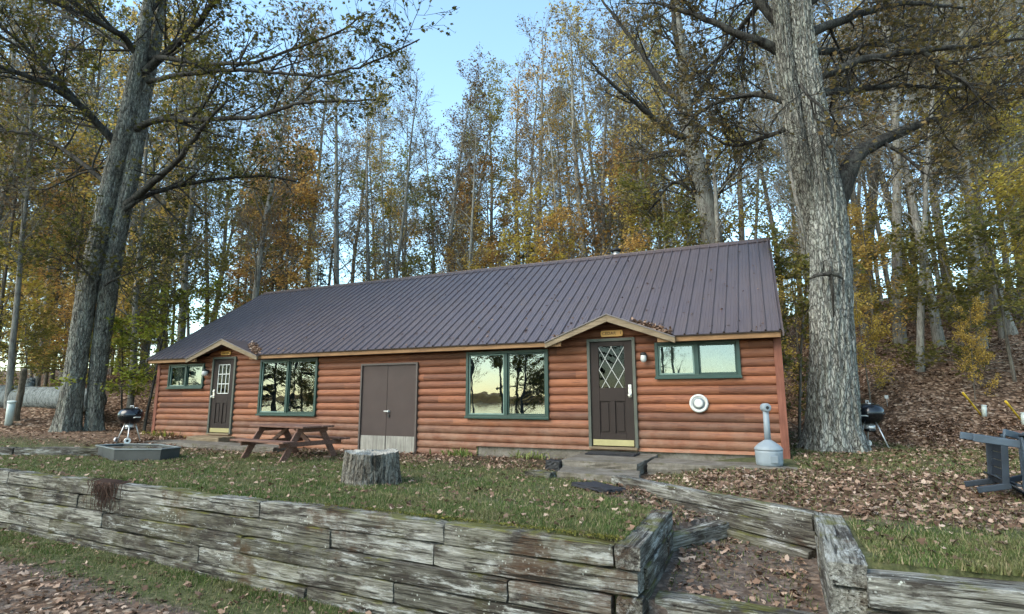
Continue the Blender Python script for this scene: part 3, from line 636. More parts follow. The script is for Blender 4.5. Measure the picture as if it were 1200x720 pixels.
def door_frame(par, x0, x1, z0, z1, m, w=0.06):
    MB().box((x0-w, -.088, z0-.01), (x0, .02, z1+w)).box((x1, -.088, z0-.01), (x1+w, .02, z1+w)).box((x0, -.087, z1), (x1, .02, z1+w)).build('door_frame', m, par, bevel=0.004)
def panel_door(x0, x1, z1, px0, px1, pz0, pz1, lattice, hside, label):
    b = MB(); y0, y1 = -.056, -.012
    b.box((x0, y0, .015), (px0, y1, z1)).box((px1, y0, .015), (x1, y1, z1)).box((px0, y0, pz1), (px1, y1, z1)).box((px0, y0, pz0-.26), (px1, y1, pz0))
    b.box((px0, y0, .015), (px1, y1, .26)); xm = (px0+px1)/2; b.box((xm-.05, y0, .26), (xm+.05, y1, pz0-.26))
    for a, c in ((px0, xm-.05), (xm+.05, px1)): b.box((a, y0+.024, .26), (c, y1-.005, pz0-.26)); b.box((a+.035, y0+.008, .295), (c-.035, y0+.03, pz0-.295))
    d = b.build('door', M['darkdoor'], cabin, bevel=0.006); tag(d, label)
    door_frame(d, x0-.005, x1+.005, 0.0, z1+.01, M['doorframe'])
    MB().box((px0-.004, -.034, pz0-.004), (px1+.004, -.029, pz1+.004)).build('pane', M['glassdoor'], d)
    l = MB()
    if lattice == 'diamond':
        W, H = 0.26, 0.445; s = H/W; xc = (px0+px1)/2; zc = pz1-0.465
        for k in range(-6, 7):
            for sg in (1, -1):
                pts = []
                for x in np.linspace(px0, px1, 400):
                    z = zc+sg*s*(x-xc-k*W)
                    if pz0 <= z <= pz1: pts.append((x, z))
                if len(pts) > 12: l.bar((pts[0][0], -.042, pts[0][1]), (pts[-1][0], -.042, pts[-1][1]), .008, .013, (0, 1, 0))
    else:
        for k in (1, 2): x = px0+(px1-px0)*k/3; l.box((x-.011, -.045, pz0), (x+.011, -.036, pz1))
        for k in (1, 2): z = pz0+(pz1-pz0)*k/3; l.box((px0, -.0445, z-.011), (px1, -.0365, z+.011))
        l.box((px0, -.05, pz0), (px0+.02, -.036, pz1)).box((px1-.02, -.05, pz0), (px1, -.036, pz1)).box((px0, -.05, pz1-.02), (px1, -.0365, pz1)).box((px0, -.05, pz0), (px1, -.0365, pz0+.02))
    l.build('muntins', M['white'], d)
    MB().box((x0+.02, -.061, .02), (x1-.02, -.056, .135)).build('kick_plate', M['brass'], d, bevel=0.002)
    hx = x0+.065 if hside < 0 else x1-.065
    Rx = np.array([[1, 0, 0], [0, 0, 1], [0, -1, 0]])
    MB().box((hx-.03, -.066, .96), (hx+.03, -.056, 1.20)).lathe([(.012, 0), (.014, .03), (.032, .045), (.034, .065), (.02, .08)], 16, (hx, -.066, 1.0), Rx.T@np.diag([1, 1, 1])).lathe([(.026, 0), (.026, .016), (.018, .022)], 14, (hx, -.066, 1.14), Rx.T).build('handle', M['chrome'], d, smooth=False)
    MB().box((x0-.05, -.13, -.045), (x1+.05, .03, -.002)).build('threshold', M['board'], d, bevel=0.005)
panel_door(0.06, 0.91, 2.06, 0.23, 0.75, 1.14, 1.97, 'diamond', 1, 'dark brown door with a white diamond lattice window')
panel_door(-11.02, -10.21, 2.04, -10.85, -10.38, 1.08, 1.90, 'grid', -1, 'dark brown door with a white nine-square window grid')
def utility_doors():
    x0, x1, z0, z1 = -5.71, -4.15, -0.31, 1.73; xm = (x0+x1)/2-.04
    dd = None
    for a, c in ((x0, xm-.004), (xm+.004, x1)):
        d = MB().box((a, -.05, z0), (c, -.01, z1)).build('door', M['utildoor'], cabin, bevel=0.004)
        tag(d, 'flat brown steel leaf of the double door')
        MB().box((a+.008, -.058, z0+.005), (c-.008, -.05, .07)).build('kick_plate', M['greyply'], d)
        if a > -5.5 or True: dd = d
    door_frame(dd, x0-.004, x1+.004, z0, z1+.004, paint('brown_steel_frame', (0.075, 0.058, 0.05), 0.5), .045)
    hx = xm+.06
    MB().box((hx-.10, -.115, .63), (hx+.03, -.095, .655)).box((hx, -.11, .62), (hx+.03, -.05, .665)).build('handle', M['white'], dd, bevel=0.004)
    MB().box((hx-.01, -.075, .50), (hx+.04, -.05, .57)).build('lock', M['black'], dd, bevel=0.004)
utility_doors()
# round vent cover
Rx = np.array([[1, 0, 0], [0, 0, -1], [0, 1, 0]], float)      # lathe axis z -> -y
Rf = Rx
vent = MB().lathe([(.165, .0), (.17, .03), (.155, .05), (.135, .052), (.128, .038), (.11, .036)], 40, (2.12, -.045, .84), Rf).build('vent_cover', M['white'], cabin, smooth=True)
MB().lathe([(.112, .03), (.112, .04), (.10, .052), (.088, .046), (.086, .05), (.080, .062), (.04, .066)], 36, (2.12, -.045, .84), Rf).build('vent_cap', M['pitrim'], vent, smooth=True)
MB().lathe([(.079, .05), (.078, .07), (.06, .076), (.0, .078)], 32, (2.12, -.045, .84), Rf).build('vent_disc', M['white'], vent, smooth=True)
# pipe cap on the ridge
pc = MB().lathe([(.075, 0), (.075, .22)], 16, (-0.28, RY+.12, RZ-.06)).build('roof_vent', M['alu'], rf, smooth=True)
MB().lathe([(.06, .20), (.14, .21), (.145, .25), (.10, .29), (.03, .31)], 18, (-0.28, RY+.12, RZ-.06)).build('vent_hood', M['black'], pc, smooth=True)
# wall lamps
def wall_lamp(x, z, label, glass_r=0.055):
    t = thing('wall_lamp', label, 'wall lamp', (x, -.05, z))
    MB().lathe([(.055, 0), (.058, .018), (.03, .03)], 20, (0, 0, .03), Rf).tube([(0, -.02, .03), (0, -.07, .07), (0, -.10, .085)], .012, 8).build('bracket', M['black'], t, smooth=True)
    MB().lathe([(.03, .10), (.06, .075), (.062, .05), (.045, .045)], 20, (0, -.10, 0)).build('lamp_cap', M['black'], t, smooth=True)
    MB().lathe([(.04, .05), (glass_r, .02), (glass_r*1.05, -.04), (glass_r*.8, -.085), (.01, -.10)], 20, (0, -.10, 0)).build('lamp_shade', M['lamp'], t, smooth=True)
wall_lamp(1.15, 1.72, 'black wall lamp with white glass jar beside the diamond-lattice door')
wall_lamp(-11.28, 1.68, 'round white wall lamp between the small curtained window and the far door', .075)
# signs
def sign(x, z, w, h, text, label):
    t = thing('door_sign', label, 'sign', (x, -.058, z)); b = MB(); n = 0.022
    P = [(-w/2+n, -h/2), (w/2-n, -h/2), (w/2-n*.4, -h/2+n), (w/2, 0), (w/2-n*.4, h/2-n), (w/2-n, h/2), (-w/2+n, h/2), (-w/2+n*.4, h/2-n), (-w/2, 0), (-w/2+n*.4, -h/2+n)]
    m = len(P); b.add([(p[0], 0, p[1]) for p in P]+[(p[0], -.024, p[1]) for p in P], [tuple(range(m-1, -1, -1)), tuple(range(m, 2*m))][::-1]+[(k, (k+1) % m, m+(k+1) % m, m+k) for k in range(m)])
    b.build('board', M['signw'], t, bevel=0.004)
    cu = bpy.data.curves.new('lettering', 'FONT'); cu.body = text; cu.size = h*.66; cu.align_x = 'CENTER'; cu.align_y = 'CENTER'; cu.extrude = .0015; cu.space_character = 1.1
    tmp = bpy.data.objects.new('tmp_text', cu); COL.objects.link(tmp); dg = bpy.context.evaluated_depsgraph_get()
    me = bpy.data.meshes.new_from_object(tmp.evaluated_get(dg)); bpy.data.objects.remove(tmp)
    me.materials.clear(); me.materials.append(M['ink'])
    o = bpy.data.objects.new('lettering', me); COL.objects.link(o); o.parent = t; o.location = (0, -.0265, 0); o.rotation_euler = (math.pi/2, 0, 0)
sign(0.52, 2.225, .46, .125, 'CEDAR   I', 'varnished orange wooden sign above the diamond-lattice door')
sign(-10.58, 2.215, .40, .115, 'CEDAR', 'small orange wooden sign above the far grid-windowed door')

# ------------------------------------------------------------------ timber retaining walls and steps
def timber(parent, p, q, h=0.189, t=0.20, name='timber', jitter=1.0, label=None, seed=None, mt=None):
    """a railway tie from p to q (centre of its bottom face), its grain along its own x axis"""
    rr = np.random.default_rng(seed if seed is not None else int(abs(p[0]*917+p[1]*331+p[2]*733+q[0]*57)*10))
    p = np.array(p, float); q = np.array(q, float); L = np.linalg.norm(q-p); n = max(3, int(L/0.11))
    bm = bmesh.new(); bev = 0.009
    sec = [(-t/2+bev, 0), (t/2-bev, 0), (t/2, bev), (t/2, h/2), (t/2, h-bev), (t/2-bev, h), (0, h), (-t/2+bev, h), (-t/2, h-bev), (-t/2, h*.66), (-t/2, h*.33), (-t/2, bev)]
    rings = []
    ph = rr.uniform(0, 6.28, 8); m = len(sec)
    for i in range(n+1):
        x = L*i/n; ring = []
        for k, (y, z) in enumerate(sec):
            a = 0.004*math.sin(x*3.1+ph[0]+k)+0.003*math.sin(x*9.7+ph[1]+k*1.7)+rr.normal(0, 0.0022)
            b = 0.005*math.sin(x*2.3+ph[2]+k*.5)+rr.normal(0, 0.002)
            if z > h-bev*1.5: b -= 0.010*max(0, math.sin(x*1.9+ph[3]))**3*jitter
            e = min(x, L-x); rd = 0.010*max(0, 1-e/0.02)*jitter
            yy = y*(1-rd/0.1*0.5)+a*jitter; zz = max(0.0, z)+b*jitter-(rd if z > h/2 else -rd if z < bev else 0)
            xx = x+(rr.normal(0, .003) if i in (0, n) else 0)
            ring.append(bm.verts.new((xx, yy, zz)))
        rings.append(ring)
    for i in range(n):
        for k in range(m): bm.faces.new((rings[i][k], rings[i][(k+1) % m], rings[i+1][(k+1) % m], rings[i+1][k]))
    bm.faces.new(rings[0]); bm.faces.new(rings[-1][::-1]); bmesh.ops.recalc_face_normals(bm, faces=bm.faces)
    me = bpy.data.meshes.new(name); bm.to_mesh(me); bm.free(); me.materials.append(mt or M["timber"])
    for f in me.polygons: f.use_smooth = True
    me.set_sharp_from_angle(angle=0.5)
    o = bpy.data.objects.new(name, me); COL.objects.link(o)
    d = q-p; o.rotation_euler = (0, -math.atan2(d[2], math.hypot(d[0], d[1])), math.atan2(d[1], d[0])); o.location = p
    if parent is not None:
        o.parent = parent; o.location = Vector(p)-Vector(parent.location)
    if label: o['label'] = label
    return o
WT = -0.205       # top of the left wall
lw = thing('retaining_wall', 'long weathered grey railway-tie retaining wall holding up the front lawn, with its corner beside the steps', 'retaining wall', (-5, -6.1, -1.1))
CX = 2.27         # outer face of the return run
joints = [[-12.4, -8.05, -5.05, -2.10, 0.42, CX-.215], [-12.4, -7.6, -5.9, -1.0, 0.30, CX-.02], [-12.4, -8.2, -5.2, -2.35, 1.10, CX-.24],
          [-12.4, -6.6, -3.1, -0.15, CX-.02], [-12.4, -7.4, -4.6, -1.3, 1.2, CX-.22], [-12.4, -9, -3.5, 0.2, CX-.02]]
for k, js in enumerate(joints):
    for a, b in zip(js[:-1], js[1:]):
        z = WT-0.2*(k+1); off = 0.10+[0.0, 0.012, -0.006, 0.015, 0.0, 0.01][k]+random.uniform(-.014, .014)
        timber(lw, (a+.008, wall_y(a)+off, z+.003), (b-.008, wall_y(b)+off, z+.003))
yc = float(wall_y(CX))
rj = [[(yc+.0, -5.52), (-5.50, -4.72)], [(yc+.21, -5.1), (-5.08, -4.70)], [(yc+.0, -4.74)], [(yc+.21, -4.72)], [(yc+0., -4.75)]]
for k, segs in enumerate(rj):
    for a, b in segs: timber(lw, (CX-.10+random.uniform(-.008, .008), a+.005, WT-.2*(k+1)+.003), (CX-.10, b-.005, WT-.2*(k+1)+.003), t=.21, jitter=.6, mt=M['darktimber'])
# diagonal stair wall on the right + the cap tie and the right front wall
rw = thing('retaining_wall', 'dark railway-tie retaining wall right of the steps, running diagonally up toward the cabin door', 'retaining wall', (3, -4, -.7))
A = np.array([3.58, -4.42]); B = np.array([1.10, -2.72]); dAB = (B-A)/np.linalg.norm(B-A); nAB = np.array([-dAB[1], dAB[0]])*-1
def dg(u, off): q = A+dAB*u+np.array([0.565, 0.825])*off; return q
LAB = np.linalg.norm(B-A)
def dtie(u0, u1, z0, z1, off, h=.165, t=.17):
    a = dg(u0, off); b = dg(u1, off); timber(rw, (a[0], a[1], z0), (b[0], b[1], z1), h, t, mt=M['darktimber'] if z0 > -.6 else None)
dtie(0.0, LAB, -.375, -.335, .10); dtie(-.03, LAB-.35, -.545, -.50, .085); dtie(0.02, 1.05, -.72, -.69, .02); dtie(1.07, 1.55, -.70, -.66, .05)
timber(rw, (3.70, -6.20, -.375), (3.74, -4.25, -.372), .175, .25)
timber(rw, (3.69, -6.18, -.58), (3.72, -4.5, -.58), .20, .24); timber(rw, (3.69, -6.19, -.785), (3.72, -4.5, -.785), .20, .25); timber(rw, (3.69, -6.2, -.99), (3.72, -4.5, -.99), .20, .25)
fw = thing('retaining_wall', 'silvery cracked railway-tie retaining wall below the right lawn, in the bottom right corner of the view', 'retaining wall', (5, -6.1, -.7))
timber(fw, (3.80, -6.16, -.475), (6.3, -6.08, -.485), .215, .24); timber(fw, (6.32, -6.1, -.485), (8.8, -6.1, -.485), .21, .22)
timber(fw, (3.79, -6.17, -.70), (5.9, -6.10, -.70), .215, .22); timber(fw, (5.92, -6.1, -.70), (8.8, -6.1, -.70), .21, .22)
timber(fw, (3.79, -6.18, -.92), (8.8, -6.1, -.92), .21, .22)
def lone_timber(p, q, h, t, nm, label, cat, group=None):
    o = timber(None, p, q, h, t, nm, mt=M['darktimber'] if nm == 'edging_timber' else None); tag(o, label, cat, group); return o
lone_timber((2.32, -6.02, -.845), (3.55, -6.05, -.85), .20, .21, 'step_timber', 'pale grey timber step riser in front of the gravel landing between the two retaining walls', 'step')
lone_timber((2.10, -4.90, -.63), (2.74, -3.76, -.63), .165, .17, 'step_timber', 'short grey timber step at the back of the gravel landing behind the wall corner', 'step')
lone_timber((2.32, -6.62, -1.12), (3.55, -6.65, -1.12), .20, .22, 'step_timber', 'lowest timber step, in front of the gravel landing at the bottom edge', 'step')
zt = lambda x, y: float(ground_z(x, y))
lone_timber((-14.9, -5.72, -.33), (-11.75, -4.14, -.30), .21, .22, 'edging_timber', 'dark lawn-edging timber at the left edge of the lawn', 'edging timber', 'edging timbers on the left lawn')
lone_timber((-11.72, -4.12, -.30), (-8.9, -2.72, -.29), .20, .21, 'edging_timber', 'dark lawn-edging timber running behind the steel fire pit', 'edging timber', 'edging timbers on the left lawn')
# concrete slabs by the doors
def slab(name, pts, top, h, label, cat='step', m=None):
    rr = np.random.default_rng(int(abs(pts[0][0])*100)); b = bmesh.new()
    V = [b.verts.new((x, y, top-h)) for x, y in pts]; f = b.faces.new(V)
    e = bmesh.ops.extrude_face_region(b, geom=[f]); bmesh.ops.translate(b, vec=(0, 0, h), verts=[v for v in e['geom'] if isinstance(v, bmesh.types.BMVert)])
    bmesh.ops.subdivide_edges(b, edges=b.edges[:], cuts=5, use_grid_fill=True)
    for v in b.verts: v.co += Vector((rr.normal(0, .006), rr.normal(0, .006), rr.normal(0, .005)))
    bmesh.ops.recalc_face_normals(b, faces=b.faces[:])
    me = bpy.data.meshes.new(name); b.to_mesh(me); b.free(); me.materials.append(m or M['concrete'])
    o = bpy.data.objects.new(name, me); COL.objects.link(o); md = o.modifiers.new('bevel', 'BEVEL'); md.width = .012; md.segments = 2; md.angle_limit = .7
    return tag(o, label, cat)
slab('door_step', [(-.02, -1.68), (1.30, -1.80), (1.34, -.08), (-.10, -.08)], -.105, .22, 'worn concrete door step directly below the diamond-lattice door')
slab('lower_step', [(.18, -2.48), (1.50, -2.62), (1.36, -1.86), (.02, -1.72)], -.20, .18, 'lower concrete step in front of the upper door step')
slab('concrete_walk', [(1.38, -1.42), (3.62, -1.40), (3.62, -.78), (1.38, -.66)], -.115, .2, 'long concrete walk slab under the grey ash receptacle', 'slab')
slab('door_mat', [(.08, -.66), (1.02, -.72), (1.02, -.20), (.08, -.18)], -.078, .03, 'dark flat mat lying on the concrete door step', 'door mat', M['rubber'])
slab('concrete_walk', [(-11.9, -1.28), (-8.3, -1.32), (-7.2, -1.30), (-7.2, -.75), (-11.9, -.62)], -.17, .2, 'low concrete walk slab in front of the far grid-windowed door', 'slab')
slab('door_step', [(-11.2, -.60), (-9.9, -.62), (-9.9, -.1), (-11.2, -.1)], -.07, .2, 'thin dark step at the foot of the far grid-windowed door', 'step', M['board'])
slab('rubber_mat', [(.66, -3.22), (1.28, -3.62), (1.48, -3.42), (.92, -2.98)], -.235, .05, 'dark flat mat at the edge of the lawn below the concrete steps', 'mat', M['rubber'])
slab('stone_block', [(-.30, -1.75), (-.02, -1.80), (-.02, -1.55), (-.30, -1.5)], -.12, .22, 'small black block beside the concrete door step', 'block', M['black'])
slab('stone_block', [(-.32, -2.62), (.14, -2.70), (.14, -2.42), (-.2, -2.36)], -.20, .14, 'flat dark mossy block at the left end of the lower concrete step', 'block', M['timber'])

# ------------------------------------------------------------------ things on the lawn
# picnic table
def picnic_table(loc, rz, sc):
    t = thing('picnic_table', 'faded red-brown wooden picnic table on the leaves in front of the cabin', 'picnic table', loc, (0, 0, rz)); t.scale = (sc,)*3
    W = M['table']; rr = random.Random(3)
    b = MB()
    for k in range(5): y = -.34+k*.17; b.box((-.95+rr.uniform(-.01, .01), y-.08, .715), (.95+rr.uniform(-.01, .01), y+.08, .755))
    b.build('tabletop', W, t, bevel=.006)
    for s in (-1, 1):
        b = MB()
        for k in range(2): y = s*(.66+k*.15); b.box((-.95+rr.uniform(-.012, .012), y-.07, .425), (.95+rr.uniform(-.012, .012), y+.07, .465))
        b.build('bench', W, t, bevel=.006)
    for x in (-.68, .68):
        for s in (-1, 1): MB().bar((x, s*.70, 0), (x, s*.26, .71), .14, .045, (1, 0, 0)).build('leg', W, t, bevel=.005)
        MB().box((x+.024, -.80, .33), (x+.066, .80, .425)).build('crosspiece', W, t, bevel=.005)
        MB().box((x+.024, -.40, .62), (x+.066, .40, .712)).build('top_cleat', W, t, bevel=.005)
        MB().bar((x*.94, 0, .40), (x*.2, 0, .69), .09, .04, (0, 1, 0)).build('brace', W, t, bevel=.005)
picnic_table((-6.0, -1.95, zt(-5.8, -1.9)-.01), R_(-8), 0.94)

# stump
def stump(c, r0, r1, h):
    t = thing('tree_stump', 'sawn tree stump with deeply cracked grey bark on the lawn', 'stump', c); n, m = 120, 26; V = []; F = []
    rr = np.random.default_rng(2)
    ang = np.arange(n)*2*math.pi/n
    fur = sum(np.abs(np.sin(ang*k+rr.uniform(0, 6)))*a for k, a in ((13, .012), (21, .012), (34, .010)))
    for i in range(m):
        u = i/(m-1); r = r0+(r1-r0)*u**.6+.02*np.sin(ang*3+1)+.015*np.sin(ang*5)+fur+rr.normal(0, .006, n)+.05*np.maximum(0, np.sin(ang*4+.5))*(1-u)**3
        V.append(np.stack([r*np.cos(ang), r*np.sin(ang), np.full(n, -.05+(h+.05)*u)+(.02*np.sin(ang*2) if i == m-1 else 0)+(rr.normal(0, .008, n) if i == m-1 else 0)], 1))
    V = np.concatenate(V)
    for i in range(m-1):
        for k in range(n): F.append((i*n+k, i*n+(k+1) % n, (i+1)*n+(k+1) % n, (i+1)*n+k))
    MB().add(V, F).build('bark', M['stumpside'], t, smooth=True)
    top = V[-n:]; TV = [top]; 
    for s in (.75, .5, .25): q = top*[s, s, 1]; q[:, 2] = h-.005+.012*np.sin(ang*3+s*9)+rr.normal(0, .006, n); TV.append(q)
    TV.append(np.array([[0, 0, h]])); TF = []
    for i in range(3):
        for k in range(n): TF.append((i*n+k, i*n+(k+1) % n, (i+1)*n+(k+1) % n, (i+1)*n+k))
    for k in range(n): TF.append((3*n+k, 3*n+(k+1) % n, 4*n))
    MB().add(np.concatenate(TV), TF).build('cut_top', M['stumptop'], t)
stump((-2.10, -4.18, zt(-2.1, -4.2)), .40, .345, .44)

# fire pit
def fire_pit():
    P = np.array([(-10.25, -3.36), (-8.85, -3.80), (-8.0, -3.42), (-8.05, -2.98), (-9.2, -2.65), (-10.15, -2.88)]); c = P.mean(0)
    z0 = zt(*c)-.03; z1 = -.075
    t = thing('fire_pit', 'low angular grey steel fire pit with a bright rim on the left lawn', 'fire pit', (c[0], c[1], z0)); n = len(P); Q = P-c; H = z1-z0
    b = MB(); o = np.c_[Q, np.zeros(n)]; i_ = np.c_[Q*.97, np.zeros(n)]; up = [0, 0, H]
    b.add(np.concatenate([o*[1.0, 1.0, 1], o*[1.02, 1.02, 1]+up, i_*[1, 1, 1]+up, i_]), [(k, (k+1) % n, n+(k+1) % n, n+k) for k in range(n)]+[(n+k, n+(k+1) % n, 2*n+(k+1) % n, 2*n+k) for k in range(n)]+[(2*n+k, 2*n+(k+1) % n, 3*n+(k+1) % n, 3*n+k) for k in range(n)])
    b.build('pit_wall', M['pitm'], t)
    r = MB(); a1 = np.c_[Q*1.045, np.full(n, H+.002)]; a2 = np.c_[Q*.955, np.full(n, H+.002)]
    r.add(np.concatenate([a1, a1+[0, 0, .018], a2+[0, 0, .018], a2]), [(j*n+k, j*n+(k+1) % n, ((j+1) % 4)*n+(k+1) % n, ((j+1) % 4)*n+k) for j in range(4) for k in range(n)])
    r.build('rim', M['pitrim'], t, bevel=.003)
    MB().add(np.r_[np.c_[Q*.96, np.full(n, H*.35)], [[0, 0, H*.6]]], [(k, (k+1) % n, n) for k in range(n)]).build('ash_bed', M['ash'], t)
fire_pit()

# kettle grills
def kettle_grill(loc, rz, label, sc=1.0):
    t = thing('kettle_grill', label, 'grill', loc, (0, 0, rz), 'kettle grills beside the cabin'); t.scale = (sc,)*3
    bowl = [(.06, .475), (.14, .49), (.21, .53), (.26, .59), (.284, .66), (.290, .70), (.293, .71)]
    lid = [(.296, .712), (.296, .725), (.288, .77), (.262, .825), (.21, .872), (.14, .902), (.06, .916), (.0, .918)]
    MB().lathe(bowl, 40).build('bowl', M['enamel'], t, smooth=True)
    l = MB().lathe(lid, 40).build('lid', M['enamel'], t, smooth=True)
    MB().tube([(-.075, 0, .91), (-.075, 0, .955), (.075, 0, .955), (.075, 0, .91)], .011, 8).build('lid_handle', M['white'], l)
    MB().lathe([(.035, .905), (.04, .922), (.02, .928)], 16, (.11, .06, -.012)).build('lid_vent', M['alu'], l, smooth=True)
    for s in (-1, 1): MB().tube([(s*.285, -.07, .655), (s*.345, -.06, .665), (s*.345, .06, .665), (s*.285, .07, .655)], .012, 8).build('side_handle', M['white'], t)
    for k, a in enumerate((90, 210, 330)):
        ca, sa = math.cos(R_(a)), math.sin(R_(a))
        lg = MB().tube([(.13*ca, .13*sa, .50), (.30*ca, .30*sa, .02)], .0135, 10).build('leg', M['alu'], t, smooth=True)
        if k == 0: MB().lathe([(.012, -.005), (.017, .0), (.012, .02)], 10, (.30*ca, .30*sa, .012)).build('leg_foot', M['black'], lg)
        else:
            mx = Matrix.Rotation(R_(a), 3, 'Z')@Matrix.Rotation(math.pi/2, 3, 'Y')
            MB().lathe([(.03, -.016), (.072, -.018), (.078, -.01), (.078, .01), (.072, .018), (.03, .016)], 24, (.315*ca, .315*sa, .078), np.array(mx)).build('wheel', M['alu'], lg)
            MB().lathe([(.032, -.022), (.032, .022)], 14, (.315*ca, .315*sa, .078), np.array(mx)).build('wheel_hub', M['black'], lg)
    MB().lathe([(.10, .475), (.10, .40), (.095, .395)], 28).build('ash_collar', M['alu'], t, smooth=True)
    MB().lathe([(.102, .398), (.102, .345), (.085, .335), (.0, .335)], 28).build('ash_catcher', M['enamel'], t, smooth=True)
P = on_ground(150, 519.5); kettle_grill((P[0], P[1], P[2]), R_(-5), 'black kettle grill standing behind the steel fire pit', 1.0)
print('grillL', P, project(P))
P = on_ground(1022, 526); print('grillR', P, project(P)); kettle_grill((P[0], P[1], P[2]), R_(-115), 'black kettle grill half hidden behind the big trunk right of the cabin', 1.0)

# ash receptacle
def butt_can(loc):
    t = thing('ash_receptacle', 'pale grey plastic outdoor ash receptacle with a long neck standing at the cabin corner', 'ash receptacle', loc, (0, 0, R_(5)))
    b = MB().lathe([(.175, 0), (.192, .012), (.200, .06), (.204, .20), (.206, .245)], 44).build('base', M['can'], t, smooth=True)
    MB().box((-.0, -.215, .055), (.11, -.196, .165)).build('label_panel', paint('moulded_panel', (0.16, 0.19, 0.21), 0.55, .08), b, bevel=.006)
    MB().lathe([(.210, .238), (.212, .258), (.196, .285), (.150, .330), (.095, .368), (.060, .390), (.048, .400)], 44).build('dome', M['can'], t, smooth=True)
    nk = MB().lathe([(.049, .395), (.046, .60), (.043, .86)], 28).build('neck', M['can'], t, smooth=True)
    Rm = np.array(Matrix.Rotation(R_(20), 3, 'Z'))@Rx
    hd = MB().lathe([(.03, -.070), (.062, -.062), (.070, -.045), (.070, .05), (.064, .066), (.045, .07)], 28, (0, 0, .90), Rm).build('head', M['can'], t, smooth=True)
    MB().lathe([(.026, .062), (.026, .0735), (.0, .0735)], 20, (0, 0, .90), Rm).build('opening', M['black'], hd)
butt_can((3.24, -1.06, -.115))

# fallen log, post, pipes
def wob_tube(P, r, n=18, seed=1, amp=.03):
    rr = np.random.default_rng(seed); P = np.array(P, float); k = 24; t = np.linspace(0, 1, len(P)); tt = np.linspace(0, 1, k)
    Q = np.stack([np.interp(tt, t, P[:, j]) for j in range(3)], 1); Q += rr.normal(0, amp*.3, Q.shape)
    return MB().tube(Q, np.interp(tt, t, r)*(1+rr.normal(0, amp, k)), n)
a = on_ground(-40, 478, 10); c = on_ground(78, 480, 10); print('log', a, c)
lg = thing('fallen_log', 'huge pale grey fallen log lying behind the twin trunk at the left edge', 'fallen log', tuple(a))
d = c-a; u = d/np.linalg.norm(d)
wob_tube([-u*2+(0, 0, .42), (0, 0, .42), d*.5+(0, 0, .40), d+(0, 0, .36), d+u*1.5+(0, 0, .33)], [.46, .45, .43, .40, .38], 24, 3, .03).build('trunk', BARK['log'], lg, smooth=True)
wob_tube([d*.62+(0, 0, .75), d*.62+(-.02, .05, .93), d*.62+(-.03, .06, 1.02)], [.16, .15, .14], 12, 5).build('branch_stub', BARK['log'], lg, smooth=True)
a = on_ground(18, 492, 10); 
o = wob_tube([a-(0, 0, .2), a+(.1, 0, .9), at_depth(28, 432, project(a)[2])], [.10, .09, .085], 12, 7, .02).build('wooden_post', BARK['post'], None, smooth=True); tag(o, 'leaning grey-brown wooden post in front of the fallen log', 'post')
def pipe(px, py, tx, ty, r, label):
    a = on_ground(px, py, 6); d_ = project(a)[2]; b = at_depth(tx, ty, d_)
    t = thing('vent_pipe', label, 'pipe', tuple(a)); u = b-a; L = np.linalg.norm(u); r = r*d_/FPX
    MB().tube([-u*.1, u*.5, u*.97], r, 16).build('pipe', M['pipe'], t, smooth=True)
    MB().tube([u*.93, u*.99, u], [r*1.14, r*1.14, r*.9], 16).build('pipe_cap', M['pipe'], t, smooth=True)
pipe(10, 497, 14, 470, 3.8, 'short pale green plastic pipe standing beside the leaning wooden post')
pipe(1153.5, 488, 1153, 475, 2.4, 'white capped pipe at the foot of the longer, lower-left yellow stake')
pipe(1200, 498, 1199, 484, 2.4, 'white capped pipe at the right edge of the view by the second yellow stake')
def stake(p, q, label):
    a = on_ground(*p, 6); d_ = project(a)[2]; b = at_depth(*q, d_*.99)
    t = thing('marker_stake', label, 'stake', tuple(a)); u = b-a; 
    MB().tube([-u*.08, u*.55, u*.56], [.02, .02, .02], 10).build('lower_tube', M['yellow'], t, smooth=True)
    MB().tube([u*.54, u*.98, u], [.023, .023, .014], 10).build('upper_tube', M['yellow'], t, smooth=True)
stake((1150, 487), (1128, 460), 'yellow plastic marker stake leaning left, beside the first white pipe on the leafy slope')
stake((1196, 492), (1178, 470), 'yellow plastic marker stake nearest the right edge of the view')
a = on_ground(1040, 476, 6); dd_ = project(a)[2]; b = at_depth(1038.5, 464, dd_)
t = thing('marker_flag', 'tiny white marker flag on a wire, right of the big trunk on the leafy slope', 'flag', tuple(a))
MB().tube([(0, 0, -.05), (b-a)*.5, (b-a)*1.05], .006, 6).build('wire', M['alu'], t); u = b-a
MB().box((-.04, -.002, u[2]*.72), (.04, .002, u[2]*1.05)).build('flag', M['white'], t)

